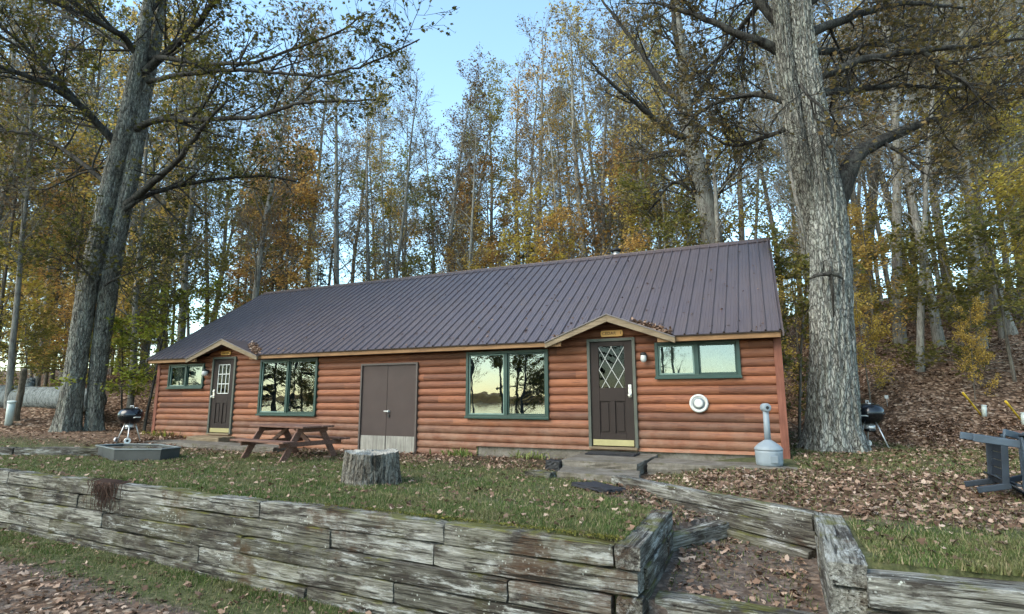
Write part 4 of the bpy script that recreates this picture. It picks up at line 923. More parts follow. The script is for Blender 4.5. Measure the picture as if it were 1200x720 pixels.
# plastic lounge chairs, tipped over
def lawn_chair(loc, rot, label):
    t = thing('plastic_lawn_chair', label, 'lawn chair', loc, rot, 'tipped lawn chairs on the right lawn'); t.scale = (.76,)*3; C1, C2 = M['chair'], M['chairlit']
    W = .33
    for s in (-1, 1):
        y = s*W
        MB().bar((-.40, y, 0), (-.34, y, .545), .045, .11, (1, 0, 0)).build('front_leg', C2, t, bevel=.012)
        MB().bar((.36, y*.95, 0), (.26, y*.9, .40), .045, .09, (1, 0, 0)).build('rear_leg', C1, t, bevel=.012)
        P = [(-.44, y*1.08, .545), (-.25, y*1.1, .56), (.05, y*1.1, .555), (.30, y*1.02, .54)]
        b = MB()
        for p, q in zip(P[:-1], P[1:]): b.bar(p, q, .11, .03, (0, 0, 1))
        b.build('armrest', C2, t, bevel=.008)
        MB().bar((-.34, y, .36), (.28, y*.92, .34), .03, .085, (0, 0, 1)).build('seat_rail', C1, t, bevel=.006)
    b = MB()
    for k in range(6): x = -.36+k*.115; z = .40-k*.010; b.bar((x, -W*.95, z), (x, W*.95, z), .108, .022, (.1, 0, 1))
    b.build('seat', C1, t, bevel=.005)
    MB().box((-.40, -W, .29), (-.37, W, .41)).build('front_apron', C1, t, bevel=.006)
    b = MB()
    for k in range(5):
        y = -.24+k*.12; h = .93-.05*abs(k-2)**1.5; b.bar((.14, y*.85, .24), (.14+.42*(h/.95), y*1.1, h), .105, .02, (-1, 0, .45))
    b.build('backrest', C1, t, bevel=.005)
    for (xx, zz, w_) in ((.235, .46, .33), (.42, .80, .30)): MB().box((xx, -w_, zz), (xx+.03, w_, zz+.06)).build('back_rail', C1, t, bevel=.005)
g0 = at_z(1136, 578, -.14); 
lawn_chair((g0[0]+.06, g0[1]+.12, zt(g0[0], g0[1])+.36), (R_(3), R_(92), R_(2)), 'dark blue-grey plastic lawn chair fallen on its back, its legs pointing left')
lawn_chair((g0[0]+.74, g0[1]+.5, zt(g0[0]+1, g0[1]+.7)+.36), (R_(0), R_(96), R_(40)), 'second tipped blue-grey plastic lawn chair, cut off by the right edge of the view')
g1 = at_z(1215, 545, -.1)
t = thing('side_table', 'low brown plank-topped table behind the tipped chairs, at the right edge of the view', 'table', (g1[0]+.25, g1[1]+.9, zt(g1[0], g1[1]+.9)), (0, 0, R_(20)))
b = MB()
for k in range(4): b.box((-.32, -.26+k*.13, .41), (.32, -.14+k*.13, .44))
b.build('tabletop', M['table'], t, bevel=.005)
for x in (-.27, .27):
    for y in (-.2, .2): MB().box((x-.03, y-.03, 0), (x+.03, y+.03, .408)).build('leg', M['black'], t)
print('chair', g0, g1)

# ------------------------------------------------------------------ trees
def unit(v): v = np.asarray(v, float); return v/(np.linalg.norm(v)+1e-12)
class Wood:
    def __init__(s): s.V = []; s.L = []; s.n = 0
    def tube(s, P, r, n, rough=0.0, rg=None, aa=None):
        P = np.asarray(P, float); m = len(P); r = np.broadcast_to(np.asarray(r, float), (m,))
        T = np.gradient(P, axis=0); T /= np.linalg.norm(T, axis=1)[:, None]+1e-12
        a = np.array([.31, .95, .05]) if abs(T[0, 2]) > .75 else np.array([.1, .1, 1.0])
        X = np.cross(T, a); X /= np.linalg.norm(X, axis=1)[:, None]+1e-12; Y = np.cross(T, X)
        ang = np.arange(n)*2*math.pi/n
        rr = r[:, None]*np.ones((1, n))
        if aa is not None: rr = rr+aa
        V = P[:, None, :]+rr[:, :, None]*(np.cos(ang)[None, :, None]*X[:, None, :]+np.sin(ang)[None, :, None]*Y[:, None, :])
        i = np.arange(m-1)[:, None]*n; k = np.arange(n)[None, :]; k2 = (k+1) % n
        s.L.append((np.stack([i+k, i+k2, i+n+k2, i+n+k], -1)+s.n).reshape(-1)); s.V.append(V.reshape(-1, 3)); s.n += m*n
    def build(s, name, m, parent):
        return fast_mesh(name, np.concatenate(s.V), np.concatenate(s.L), 4, m, parent, True)
T4 = np.array([(-.5, 0, 0), (0, -.30, .07), (.5, 0, -.03), (0, .30, .07)])
T9 = np.array([(-.5, 0, 0), (-.22, -.30, .04), (-.05, -.16, .02), (.10, -.42, .05), (.20, -.15, .0), (.52, 0, -.05), (.20, .15, .0), (.10, .42, .05), (-.05, .16, .02), (-.22, .30, .04)])
def leaves_mesh(name, C, size, m, parent=None, T=T4, up=0.5, rg=rng, flat=False, curl=None):
    C = np.asarray(C, float); n = len(C)
    N = rg.normal(0, 1, (n, 3)); N /= np.linalg.norm(N, axis=1)[:, None]; N[:, 2] = np.abs(N[:, 2])+up; N /= np.linalg.norm(N, axis=1)[:, None]
    A = rg.normal(0, 1, (n, 3)); A -= (A*N).sum(1)[:, None]*N; A /= np.linalg.norm(A, axis=1)[:, None]; B = np.cross(N, A)
    S = np.asarray(size)*np.ones(n)*rg.uniform(.65, 1.25, n)
    k = len(T); TT = np.broadcast_to(T, (n, k, 3)).copy()
    if curl is not None:
        q = rg.uniform(-curl, curl, (n, 1)); q2 = rg.uniform(-curl, curl, (n, 1))
        TT[:, :, 2] += q*(TT[:, :, 0]**2)*2+q2*(TT[:, :, 1]**2)*3
    V = C[:, None, :]+S[:, None, None]*(TT[:, :, 0:1]*A[:, None, :]+TT[:, :, 1:2]*B[:, None, :]+TT[:, :, 2:3]*N[:, None, :])
    return fast_mesh(name, V.reshape(-1, 3), np.arange(n*k), k, m, parent)
def curve_path(p, d, L, n, rg, up=0.1, wob=0.12):
    P = [np.array(p, float)]; d = unit(d); st = L/n
    for i in range(n):
        d = unit(d+np.array([0, 0, up])/n+rg.normal(0, wob, 3)/math.sqrt(n)); P.append(P[-1]+d*st)
    return np.array(P)
def side_dir(t, rg, ang):
    a = unit(np.cross(t, rg.normal(0, 1, 3))); return unit(t*math.cos(ang)+a*math.sin(ang))
class Tree:
    """branches grown along given limbs; leaf anchors at the twigs"""
    def __init__(s, seed, leaf_n=6, leaf_r=.22, twigs=True): s.rg = np.random.default_rng(seed); s.tr = Wood(); s.br = Wood(); s.A = []; s.leaf_n = leaf_n; s.leaf_r = leaf_r
    def twig(s, P0, d, L, r, lv, p):
        rg = s.rg; n = 5 if lv == 1 else 4 if lv == 2 else 3
        P = curve_path(P0, d, L, n, rg, p['up'][lv-1], p['wob'])
        s.br.tube(P, np.linspace(r, max(r*.35, .0025*p.get('tw', 1)), n+1), 5 if lv == 1 else 3)
        s.sprout(P, r, L, lv, p)
    def sprout(s, P, r, L, lv, p, lo=None):
        rg = s.rg
        if lv >= p['lv']:
            k = rg.poisson(s.leaf_n)
            if k: u = rg.uniform(.2, 1.05, k); i = np.minimum((u*(len(P)-1)).astype(int), len(P)-2); f = (u*(len(P)-1)-i)[:, None]; s.A.append(P[i]*(1-f)+P[i+1]*f+rg.normal(0, s.leaf_r*p.get('spread', .45), (k, 3)))
            return
        cnt = max(1, int(rg.normal(p['n'][lv], p['n'][lv]*.2)))
        for c in range(cnt):
            u = (lo if lo is not None else p['lo'][lv])+(1-(lo if lo is not None else p['lo'][lv]))*(c+rg.uniform(0, 1))/cnt; u = min(u, .995)
            x = u*(len(P)-1); i = min(int(x), len(P)-2); q = P[i]*(1-(x-i))+P[i+1]*(x-i); t = unit(P[i+1]-P[i])
            ang = R_(rg.normal(p['ang'][lv], 10)); d = side_dir(t, rg, ang)
            if lv >= 1: d[2] *= p.get('flat', 1.0); d = unit(d)
            l = p['len'][lv]*rg.uniform(.6, 1.15)*(1-.55*u if lv == 0 else 1-.35*u)
            s.twig(q, d, l, max(.0035*p.get('tw', 1), min(r*(1-u*.7)*.55, .02*l)), lv+1, p)
    def crown(s, name, m, size, parent, T=T4, up=.5):
        return leaves_mesh(name, np.concatenate(s.A), size, m, parent, T, up, s.rg) if s.A else None

def forest_tree(name, seed, H, r0, bark, leaf, label, lo=.45, nb=22, blen=2.8, leaf_n=6, size=.12, lean=.03, up1=.35, ang=52, flat=1.0, n1=5, n2=4, dens=.45):
    t = Tree(seed, leaf_n, .25); rg = t.rg
    P = [np.array([0, 0, -.3])]; d = unit((rg.normal(0, lean), rg.normal(0, lean), 1)); n = 14
    for i in range(n): d = unit(d+np.array([rg.normal(0, .028), rg.normal(0, .028), .03])); P.append(P[-1]+d*(H+.3)/n)
    P = np.array(P); u = np.linspace(0, 1, n+1); R = r0*(1-u)**.8+.012; R[0] *= 1.35
    t.tr.tube(P, R, 9)
    p = dict(n=[nb, n1, n2, 0], lo=[lo, .25, .2], ang=[ang, 45, 40], len=[blen, blen*.42, blen*.2], up=[up1, .25, .1], wob=.2, lv=3, spread=dens, flat=flat, tw=2.2)
    t.sprout(P, r0*.6, H, 0, p)
    root = thing(name, label, 'tree')
    t.tr.build('trunk', BARK[bark], root); t.br.build('branches', BARK[bark], root); t.crown('crown', LEAF[leaf], size, root)
    root['_h'] = H
    return root

PROTO = dict(
    grey=[forest_tree('hardwood_tree', 21+i, 18, .13+.025*i, 'wood', 'brown', 'x', lo=.30, nb=30, blen=3.0, leaf_n=l, size=.14, n1=6, n2=4) for i, l in enumerate((4.0, 5.5, 2.2))],
    olive=[forest_tree('hardwood_tree', 31+i, 17, .14, 'brownw', 'olive', 'x', lo=.22, nb=32, blen=2.9, leaf_n=5.2, size=.15, n1=6) for i in range(2)],
    rust=[forest_tree('hardwood_tree', 41+i, 15, .11, 'wood', 'orange', 'x', lo=.2, nb=28, blen=2.7, leaf_n=4.8, size=.15, n1=6) for i in range(2)],
    gold=[forest_tree('maple_tree', 51+i, 11, .08, 'brownw', 'yellow', 'x', lo=.12, nb=32, blen=2.9, leaf_n=7, size=.16, up1=.15, ang=62, flat=.6, n1=6) for i in range(2)],
    amber=[forest_tree('maple_tree', 61+i, 10, .075, 'brownw', 'orange', 'x', lo=.12, nb=32, blen=2.8, leaf_n=7, size=.16, up1=.15, ang=62, flat=.6, n1=6) for i in range(2)],
    green=[forest_tree('maple_tree', 71+i, 10, .075, 'wood', 'olive', 'x', lo=.12, nb=32, blen=2.9, leaf_n=7.5, size=.16, up1=.15, ang=62, flat=.6, n1=6) for i in range(2)],
    birch=[forest_tree('birch_tree', 81, 16, .085, 'pale', 'yellow', 'x', lo=.35, nb=24, blen=2.3, leaf_n=4, size=.13, n1=6)],
    bare=[forest_tree('bare_tree', 91+i, 17, .12, 'wood', 'brown', 'x', lo=.3, nb=32, blen=3.0, leaf_n=.9, size=.13, n1=7, n2=6) for i in range(2)],
    sapy=[forest_tree('sapling', 101+i, 4.5, .03, 'brownw', 'yellow', 'x', lo=.1, nb=24, blen=1.7, leaf_n=9, size=.12, up1=.08, ang=68, flat=.4, n1=5, n2=4, dens=.35) for i in range(2)],
    sapg=[forest_tree('sapling', 111+i, 4.5, .03, 'brownw', 'olive', 'x', lo=.1, nb=24, blen=1.8, leaf_n=9, size=.12, up1=.08, ang=68, flat=.4, n1=5, n2=4, dens=.35) for i in range(2)],
    sapl=[forest_tree('sapling', 121, 4.0, .03, 'dark', 'lime', 'x', lo=.3, nb=16, blen=1.9, leaf_n=10, size=.12, up1=.05, ang=75, flat=.25, n1=5, n2=4, dens=.35)],
    sapo=[forest_tree('sapling', 131, 4.5, .03, 'brownw', 'orange', 'x', lo=.1, nb=24, blen=1.7, leaf_n=8, size=.115, up1=.08, ang=68, flat=.4, n1=5, n2=4, dens=.35)],
)
def conifer(seed, H):
    rg = np.random.default_rng(seed); t = Tree(seed, 0, .1)
    t.tr.tube([(0, 0, -.2), (0.03, 0, H*.5), (0, .02, H)], [.07*H/5, .05*H/5, .01], 8); A = []
    for k in range(int(H*11)):
        u = (k+rg.uniform())/(H*11); z = .12*H+u*.88*H; L = (1-u)*.30*H+.1; a = rg.uniform(0, 6.28)
        P = curve_path((0, 0, z), (math.cos(a), math.sin(a), .15), L, 5, rg, -.45, .08); t.br.tube(P, np.linspace(.012, .004, 6), 3)
        kk = int(L*60)+6; v = rg.uniform(.15, 1, kk)*(len(P)-1); i = np.minimum(v.astype(int), len(P)-2); f = (v-i)[:, None]
        A.append(P[i]*(1-f)+P[i+1]*f+rg.normal(0, 1, (kk, 3))*[.07, .07, .03]*(1.3-v/5)[:, None])
    root = thing('spruce_tree', 'x', 'tree'); t.tr.build('trunk', BARK['brownw'], root); t.br.build('branches', BARK['brownw'], root)
    leaves_mesh('crown', np.concatenate(A), .15, LEAF['conifer'], root, T4*[1, .5, 1], .6, rg); root['_h'] = H
    return root
PROTO['spruce'] = [conifer(5, 5.0), conifer(6, 7.0)]
USED = set()
def plant(kind, x, y, h, label, group=None, wide=1.0, cat='tree', rz=None, tilt=(0, 0), name=None):
    src = PROTO[kind][random.randrange(len(PROTO[kind]))]
    if src.name not in USED: o = src; USED.add(src.name)
    else: o = copy_tree(src)
    s = h/o['_h']; o.scale = (s*wide, s*wide, s)
    o.location = (x, y, zt(x, y)); o.rotation_euler = (tilt[0], tilt[1], random.uniform(0, 6.28) if rz is None else rz)
    o['label'] = label; o['category'] = cat
    if group: o['group'] = group
    return o
def height_for(x, y, py):
    z = zt(x, y); lo, hi = .5, 40
    for _ in range(30):
        m = (lo+hi)/2
        if project((x, y, z+m))[1] > py: lo = m
        else: hi = m
    return lo

KD = dict(grey='slender grey-trunked tree with a thin brown crown', olive='tall dark-trunked tree with an olive-green crown', rust='tall grey-trunked tree with rust-orange leaves',
          gold='short understorey maple with golden-yellow leaves', amber='short understorey maple with amber-orange leaves', green='short understorey maple with olive-green leaves',
          birch='pale white-barked birch with a few yellow leaves', bare='tall grey tree, almost bare of leaves')
def zone(px): return 'in the woods left of the cabin' if px < 180 else 'behind the left half of the roof' if px < 560 else 'behind the right half of the roof' if px < 900 else 'on the leafy slope right of the cabin'
def in_cabin(x, y): return WL-1.6 < x < WR+1.2 and -3 < y < BACK+1.0
HEROXY = [(-16.5, -.9), (4.36, 1.6)]
placed = []
def top_line(px):
    return float(np.interp(px, [-100, 120, 250, 400, 450, 500, 560, 590, 620, 650, 672, 700, 750, 800, 900, 1300], [-60, -40, 20, 55, 95, 100, 95, 50, 45, 95, 20, -5, 0, 20, -60, -90]))
def try_plant(kind, px, dep, top=None, hmax=24, hmin=5, group=None, lab=None, wide=1.0, mind=1.0, force=False):
    r = ray(px, 380); x, y = (CAM+r*dep)[:2]
    if not force:
        if in_cabin(x, y) or y < TOE(x)-.5 or any((x-a)**2+(y-b)**2 < mind*mind for a, b in placed) or any((x-a)**2+(y-b)**2 < 4 for a, b in HEROXY): return None
    h = height_for(x, y, top) if top is not None else random.uniform(hmin, hmax)
    h = min(max(h, hmin), hmax); placed.append((x, y))
    return plant(kind, x, y, h, lab or KD[kind]+' '+zone(px), group or (KD[kind]+' '+zone(px)), wide)
rz_ = random.Random(77)
# trees that stand out
for kind, px, dep, top, lab in (
    ('grey', 702, 24, 2, 'tall slim twin-crowned grey tree rising highest in the gap right of the open sky'),
    ('bare', 714, 26, 30, 'tall nearly bare grey tree just right of the tallest slim tree'),
    ('grey', 612, 27, 44, 'brown-crowned tree standing alone against the sky, right of the widest patch of blue'),
    ('grey', 516, 28, 92, 'rounded thin-crowned tree just left of the widest patch of blue sky'),
    ('bare', 450, 27, 105, 'thin bare-topped tree left of the sky gap, above the middle of the roof'),
    ('birch', 372, 26, 190, 'white-barked birch trunk behind the left part of the ridge'),
    ('grey', 290, 22, 30, 'dark sturdy grey tree just beyond the left end of the ridge'),
    ('olive', 215, 24, 20, 'sturdy grey tree with green-yellow crown between twin trunk and ridge end')):
    try_plant(kind, px, dep, top, 26, 5, 'single trees that stand out behind the roof', lab, force=True)
# upright trees of the woods
spec = [('grey', .36), ('olive', .20), ('rust', .14), ('bare', .22), ('birch', .08)]
def pick(sp, r):
    for k, w in sp:
        if r < w: return k
        r -= w
    return sp[-1][0]
n = 0
for it in range(900):
    if n >= 104: break
    px = rz_.uniform(-70, 1270)
    dep = rz_.uniform(20, 46) if px < 900 else rz_.uniform(15, 44)
    k = pick(spec, rz_.random()); k = 'bare' if px > 930 and rz_.random() < .5 else k; top = top_line(px)+abs(rz_.gauss(0, 55))+8+max(0, dep-34)*2.5
    if try_plant(k, px, dep, top, 24, 9, mind=1.3, wide=rz_.uniform(.75, 1.05)): n += 1
spec2 = [('gold', .42), ('amber', .36), ('green', .22)]
n = 0
for it in range(1500):
    if n >= 78: break
    px = rz_.uniform(-60, 1260); dep = rz_.uniform(20, 42) if px < 900 else rz_.uniform(17, 40)
    k = pick(spec2, rz_.random())
    if px > 960 and rz_.random() < .55: continue
    base = 330 if px < 300 else 290 if px < 900 else 330
    top = base+20-abs(rz_.gauss(0, 110))
    if try_plant(k, px, dep, top, 12, 5.0, mind=1.1): n += 1
for px, dep, k, wd in ((1028, 22, 'bare', 1.15), (1052, 18.5, 'grey', 1.05), (1075, 24, 'bare', 1.15), (1098, 17.5, 'grey', 1.1), (1120, 20, 'bare', 1.2), (1146, 16.8, 'grey', 1.0), (1168, 21, 'bare', 1.2), (1186, 17.5, 'bare', 1.15), (1206, 19, 'bare', 1.1), (1010, 25, 'bare', 1.4)):
    try_plant(k, px, dep, -60-rz_.uniform(0, 90), 24, 14, 'thick grey trunks on the right slope', 'thick straight grey trunk among others on the leafy slope right of the huge tree', wd, force=True)
# saplings and brush near the cabin
def sap(kind, px, py, dep, h, label, wide=1.0, cat='sapling', grp=None):
    r = ray(px, py); x, y = (CAM+r*dep)[:2]; return plant(kind, x, y, h, label, grp, wide, cat)
sap('sapl', 172, 470, 17.6, 4.6, 'bright yellow-green sapling behind the left end of the cabin', 1.0)
sap('sapl', 146, 470, 19.0, 3.6, 'low yellow-green sapling just right of the twin trunk', 1.0)
sap('sapg', 30, 470, 21, 3.4, 'low olive sapling behind the fallen log', 1.1)
sap('sapo', 70, 470, 25, 4.5, 'rust-brown sapling far behind the twin trunk', 1.1)
sap('sapg', 120, 460, 26, 5.5, 'tall olive sapling behind the twin trunk', 1.1)
sap('sapg', 932, 470, 13.2, 5.0, 'olive-green sapling squeezed between the cabin gable and the big trunk', .8)
sap('sapo', 1030, 470, 17.0, 4.6, 'orange-yellow sapling just right of the big trunk', .85)
sap('sapy', 1020, 470, 14.6, 3.0, 'low yellow sapling right of the big trunk, above the kettle grill', .75)
sap('sapg', 1135, 460, 15.0, 4.2, 'wide olive-green sapling on the slope above the yellow stakes', 1.15)
sap('sapg', 1190, 460, 14.0, 4.4, 'olive sapling at the right edge on the leafy slope', 1.1)
sap('sapg', 1085, 460, 18.5, 4.8, 'olive sapling in the middle of the right slope', 1.0)
sap('sapy', 1143, 470, 13.4, 2.3, 'small bright yellow sapling low on the right slope', .6)
sap('sapy', 1000, 460, 20.0, 5.0, 'tall yellow sapling far behind the big trunk', 1.0)
for k, (px, py, dep, h, lab) in enumerate(((620, 300, 24, 6.6, 'dark spruce tip poking up behind the middle of the ridge'), (372, 330, 25, 5.0, 'small dark spruce behind the left part of the ridge'),
                               (60, 430, 27, 6, 'dark spruce in the woods behind the fallen log'), (135, 430, 30, 5, 'dark spruce in the woods behind the twin trunk'), (20, 430, 33, 7, 'dark spruce at the far left edge of the woods'))):
    r = ray(px, 400); x, y = (CAM+r*dep)[:2]
    plant('spruce', x, y, h if k > 1 else height_for(x, y, 268 if k == 0 else 312), lab)

# --- the three large trees near the cabin
def bark_tube(w, pix, rpx, dep, n=96, rows=220, amp=.018, seed=0, flare=None):
    """pix: (px,py[,dd]) centre line; rpx: half widths in pixels"""
    rr = np.random.default_rng(seed); Q = []; Rr = []
    for (q, r) in zip(pix, rpx):
        dd = dep+(q[2] if len(q) > 2 else 0); Q.append(at_depth(q[0], q[1], dd)); Rr.append(r*dd/FPX*.985)
    Q = np.array(Q); Rr = np.array(Rr); s = np.r_[0, np.cumsum(np.linalg.norm(np.diff(Q, axis=0), axis=1))]
    u = np.linspace(0, s[-1], rows)
    def smooth_interp(v):
        y = np.interp(u, s, v); k = np.ones(9)/9; yp = np.pad(y, 4, mode='reflect', reflect_type='odd'); return np.convolve(yp, k, 'valid')
    P = np.stack([smooth_interp(Q[:, j]) for j in range(3)], 1); R = smooth_interp(Rr)
    ang = np.arange(n)*2*math.pi/n
    A = np.zeros((rows, n))
    for k in range(46):                                   # long wandering ridges
        f = rr.integers(9, 26); ph = rr.uniform(0, 6.28); wv = rr.uniform(1.5, 5); wa = rr.uniform(.1, .35)
        A += np.abs(np.sin(f*.5*(ang[None, :]+wa*np.sin(u*wv+ph)[:, None]*.6)+ph))*rr.uniform(.3, 1)
    A = (A-A.mean())/A.std(); A = amp*np.clip(A, -1.8, 1.8)+rr.normal(0, amp*.22, A.shape)
    lump = sum(np.sin(ang*k+u[:, None]*rr.uniform(.3, 1.2)+rr.uniform(0, 6))*a for k, a in ((2, .025), (3, .015), (5, .012)))*R[:, None]*1.2
    if flare: A += flare*np.exp(-u/.38)[:, None]*(np.maximum(0, np.sin(ang*5+1.0))**1.5)[None, :]
    w.tube(P, R, n, aa=A+lump)
    return P, R
PL = dict(n=[7, 5, 4, 0], lo=[.3, .15, .15], ang=[50, 48, 42], len=[2.0, 1.0, .5], up=[.1, .1, 0], wob=.25, lv=3, spread=.32, tw=1.7)
def limb(t, pix, r0, r1, dep, p, wood=None, lo=.12, cnt=None, ns=7):
    Q = np.array([at_depth(q[0], q[1], dep+(q[2] if len(q) > 2 else 0)) for q in pix])
    s = np.r_[0, np.cumsum(np.linalg.norm(np.diff(Q, axis=0), axis=1))]; u = np.linspace(0, s[-1], max(8, int(s[-1]/.25)))
    P = np.stack([np.interp(u, s, Q[:, j]) for j in range(3)], 1)
    k = np.ones(3)/3
    for j in range(3): P[1:-1, j] = np.convolve(P[:, j], k, 'valid')
    P += t.rg.normal(0, .012, P.shape)
    (wood or t.br).tube(P, np.linspace(r0, r1, len(P))*dep/FPX, ns)
    pp = dict(p); 
    if cnt: pp['n'] = [cnt]+p['n'][1:]
    t.sprout(P, r0*dep/FPX, s[-1], 0, pp, lo)

# left: twin trunks
tl = Tree(301, 3.0, .22)
PB = np.array([-16.75, -.75]); DL = project((PB[0], PB[1], zt(*PB)))[2]; print('twin depth', DL, project((PB[0], PB[1], zt(*PB))))
bark_tube(tl.tr, [(78, 512), (80, 495), (87.5, 440), (103.5, 333), (120, 260), (134, 200), (148, 150), (157, 100), (167, 50), (175, 0), (184, -70), (190, -150)], [15.5, 12.3, 10.4, 10.4, 10, 9.6, 8.8, 7.6, 6.8, 6, 4.6, 3], DL, 64, 190, .010, 1, .13)
bark_tube(tl.tr, [(111, 510, .35), (111, 495, .35), (113.5, 440, .3), (128.5, 330, .25), (141, 260, .2), (154, 205, .15), (163, 150, .2), (171, 100, .3), (182, 50, .4), (192, -10, .5), (205, -90, .6)], [10, 8.8, 8.6, 9.4, 8.8, 8.4, 7.6, 7.2, 6.2, 4.6, 3], DL, 56, 170, .010, 2, .10)
pl = dict(PL); pl['n'] = [15, 6, 5, 0]; pl['len'] = [2.3, 1.15, .55]
for pix, r0, r1, dd in (([(144, 176), (126, 158), (100, 128, -.6), (55, 97, -1.3), (0, 78, -2), (-50, 66, -2.5)], 6.5, 2, 0), ([(92, 120, -.5), (60, 88, -1), (30, 55, -1.2), (-10, 22, -1.5)], 4, 1.5, 0),
    ([(165, 72), (157, 58), (140, 38, -.8), (110, 25, -1.2), (82, -3, -1.6), (60, -40, -2)], 5.5, 2, 0), ([(164, 66, .1), (150, 56, .3), (115, 38, 1), (70, 15, 1.8), (40, -8, 2.2)], 3.2, 1.2, 0),
    ([(134, 226), (122, 213, .1), (95, 190, .8), (52, 160, 1.4), (0, 151, 2), (-40, 140, 2)], 4.2, 1.6, 0), ([(147, 240), (163, 228), (190, 205, -.5), (215, 180, -1), (238, 148, -1.6), (265, 120, -2)], 5.5, 2, 0),
    ([(146, 246), (163, 233), (195, 220, .5), (240, 212, 1), (310, 205, 1.8), (352, 214, 2)], 4.2, 1.3, 0), ([(158, 152), (170, 144, -.1), (190, 140, -.7), (235, 141, -1.5), (300, 138, -2.4), (345, 122, -3), (375, 119, -3.2), (440, 118, -3.6)], 5, 1.1, 0),
    ([(170, 84), (180, 74), (215, 45, -.3), (240, 18, -.7), (262, -20, -1)], 6, 3, 0), ([(176, 70, .2), (190, 67, -.3), (240, 76, -1.2), (300, 74, -2), (350, 55, -2.4), (400, 38, -2.8), (430, 15, -3)], 4, .9, 0),
    ([(174, 96, .2), (205, 88, -.8), (280, 82, -1.8), (380, 90, -3), (430, 76, -3.6), (492, 47, -4.2)], 3.6, .8, 0), ([(140, 190, .3), (90, 205, .8), (50, 225, 1), (20, 212, 1.2)], 2.0, .8, 0),
    ([(170, 20), (200, -20, .5), (260, -50, .8), (330, -60, 1)], 5, 2, 0), ([(122, 335, -.2), (155, 318, -.3), (190, 308, -.4)], 1.6, .7, 0), ([(110, 330, -.2), (85, 300, -.6), (75, 296, -.9)], 1.6, .6, 0)):
    limb(tl, pix, r0*.8, r1*.8, DL+dd, pl)
twin = thing('twin_trunk_tree', 'big twin-trunked grey tree with spreading dark limbs and olive leaves, left of the cabin', 'tree')
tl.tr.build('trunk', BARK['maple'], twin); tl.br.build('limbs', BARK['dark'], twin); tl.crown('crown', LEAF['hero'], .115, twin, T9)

# right: the huge trunk
tb = Tree(302, 2.0, .2)
DB = 10.75
bark_tube(tb.tr, [(979, 545), (979, 527), (977, 500), (976, 440), (974, 370), (973, 300), (969, 250), (963, 205), (956, 150), (949, 100), (942, 50), (938, 0), (930, -60), (926, -140)], [44, 36, 29, 25.5, 22.5, 21, 19.5, 16.5, 14, 12.5, 11, 9.5, 8.5, 5], DB, 190, 420, .014, 5, .20)
stem = Wood(); bark_tube(stem, [(962, 300, .15), (952, 240, .1), (939, 190, .0), (930, 140, .05), (923, 90, .1), (918, 40, .15), (913, -10, .2), (904, -80, .3)], [9, 12.5, 10.5, 9.5, 9, 8.5, 8, 5.5], DB, 90, 220, .014, 6)
bark_tube(tb.br, [(972, 262), (985, 228, .1), (994, 200, .2), (1004, 180, .3), (1030, 166, .5), (1062, 152, .8), (1095, 140, 1.2)], [9, 11, 10, 9, 7, 5.5, 3], DB, 40, 90, .008, 7)
# old wound with a rope of dark bark
ph = dict(PL); ph['n'] = [15, 6, 5, 0]; ph['len'] = [1.5, .75, .38]; ph['up'] = [.12, .05, 0]
for pix, r0, r1, dd in (([(915, 60, .3), (870, 42, .2), (820, 18, .4), (765, 2, .6)], 6, 1.5, 0), ([(918, 118, .2), (880, 108, .5), (840, 118, .8), (806, 140, 1), (790, 168, 1.1)], 4, 1, 0),
    ([(914, 30, .3), (880, -10, .5), (830, -30, .6), (790, -30, .6)], 6, 2, 0), ([(922, 150, .3), (890, 165, 1), (850, 175, 1.5), (825, 150, 1.6)], 3.4, 1, 0),
    ([(952, 92), (1010, 70, .4), (1080, 60, .6), (1160, 52, .6), (1230, 40, .4)], 6, 1.5, 0), ([(943, 42), (1000, 18, .8), (1060, 2, 1.6), (1130, 10, 2.4)], 6, 1.8, 0),
    ([(1062, 152, .8), (1100, 138, 1), (1150, 120, 1.3), (1210, 100, 1.6)], 4.5, 1.2, 0), ([(1030, 166, .5), (1060, 180, .2), (1085, 205, 0)], 3, 1, 0), ([(937, 100, -.3), (958, 122, -.7), (974, 138, -.9), (978, 168, -.9)], 2, .8, 0),
    ([(955, 110), (1000, 105, .9), (1050, 100, 1.4), (1110, 104, 1.8), (1170, 96, 2.0)], 5, 1.2, 0), ([(938, 10), (980, -20, .3), (1040, -30, .2), (1100, -20, .1)], 6, 2, 0),
    ([(1080, 60, .6), (1120, 90, .4), (1170, 130, .2)], 3, 1, 0), ([(945, 60), (985, 60, 1.2), (1040, 50, 2.2), (1100, 36, 3.2)], 5, 1.2, 0), ([(908, -20, .4), (870, 30, 1.2), (840, 70, 1.6), (815, 95, 1.9)], 4, 1, 0)):
    limb(tb, pix, r0, r1, DB+dd, ph)
Aall = np.concatenate(tb.A); axp = CAM+np.stack([ray(px, py)*DB for px, py in ((972, 370), (961, 205), (940, 50), (926, -140))]); az = np.interp(Aall[:, 2], axp[:, 2], np.arange(4)); ax_ = np.stack([np.interp(az, np.arange(4), axp[:, j]) for j in (0, 1)], 1)
dax = np.hypot(*(Aall[:, :2]-ax_).T); keep = (dax > 1.45) | (tb.rg.uniform(0, 1, len(Aall)) < .10); tb.A = [Aall[keep]]
big = thing('huge_tree', 'huge tree with pale furrowed bark and russet-olive leaves at the right end of the cabin', 'tree')
tb.tr.build('trunk', BARK['oak'], big); stem.build('second_stem', BARK['maple'], big)
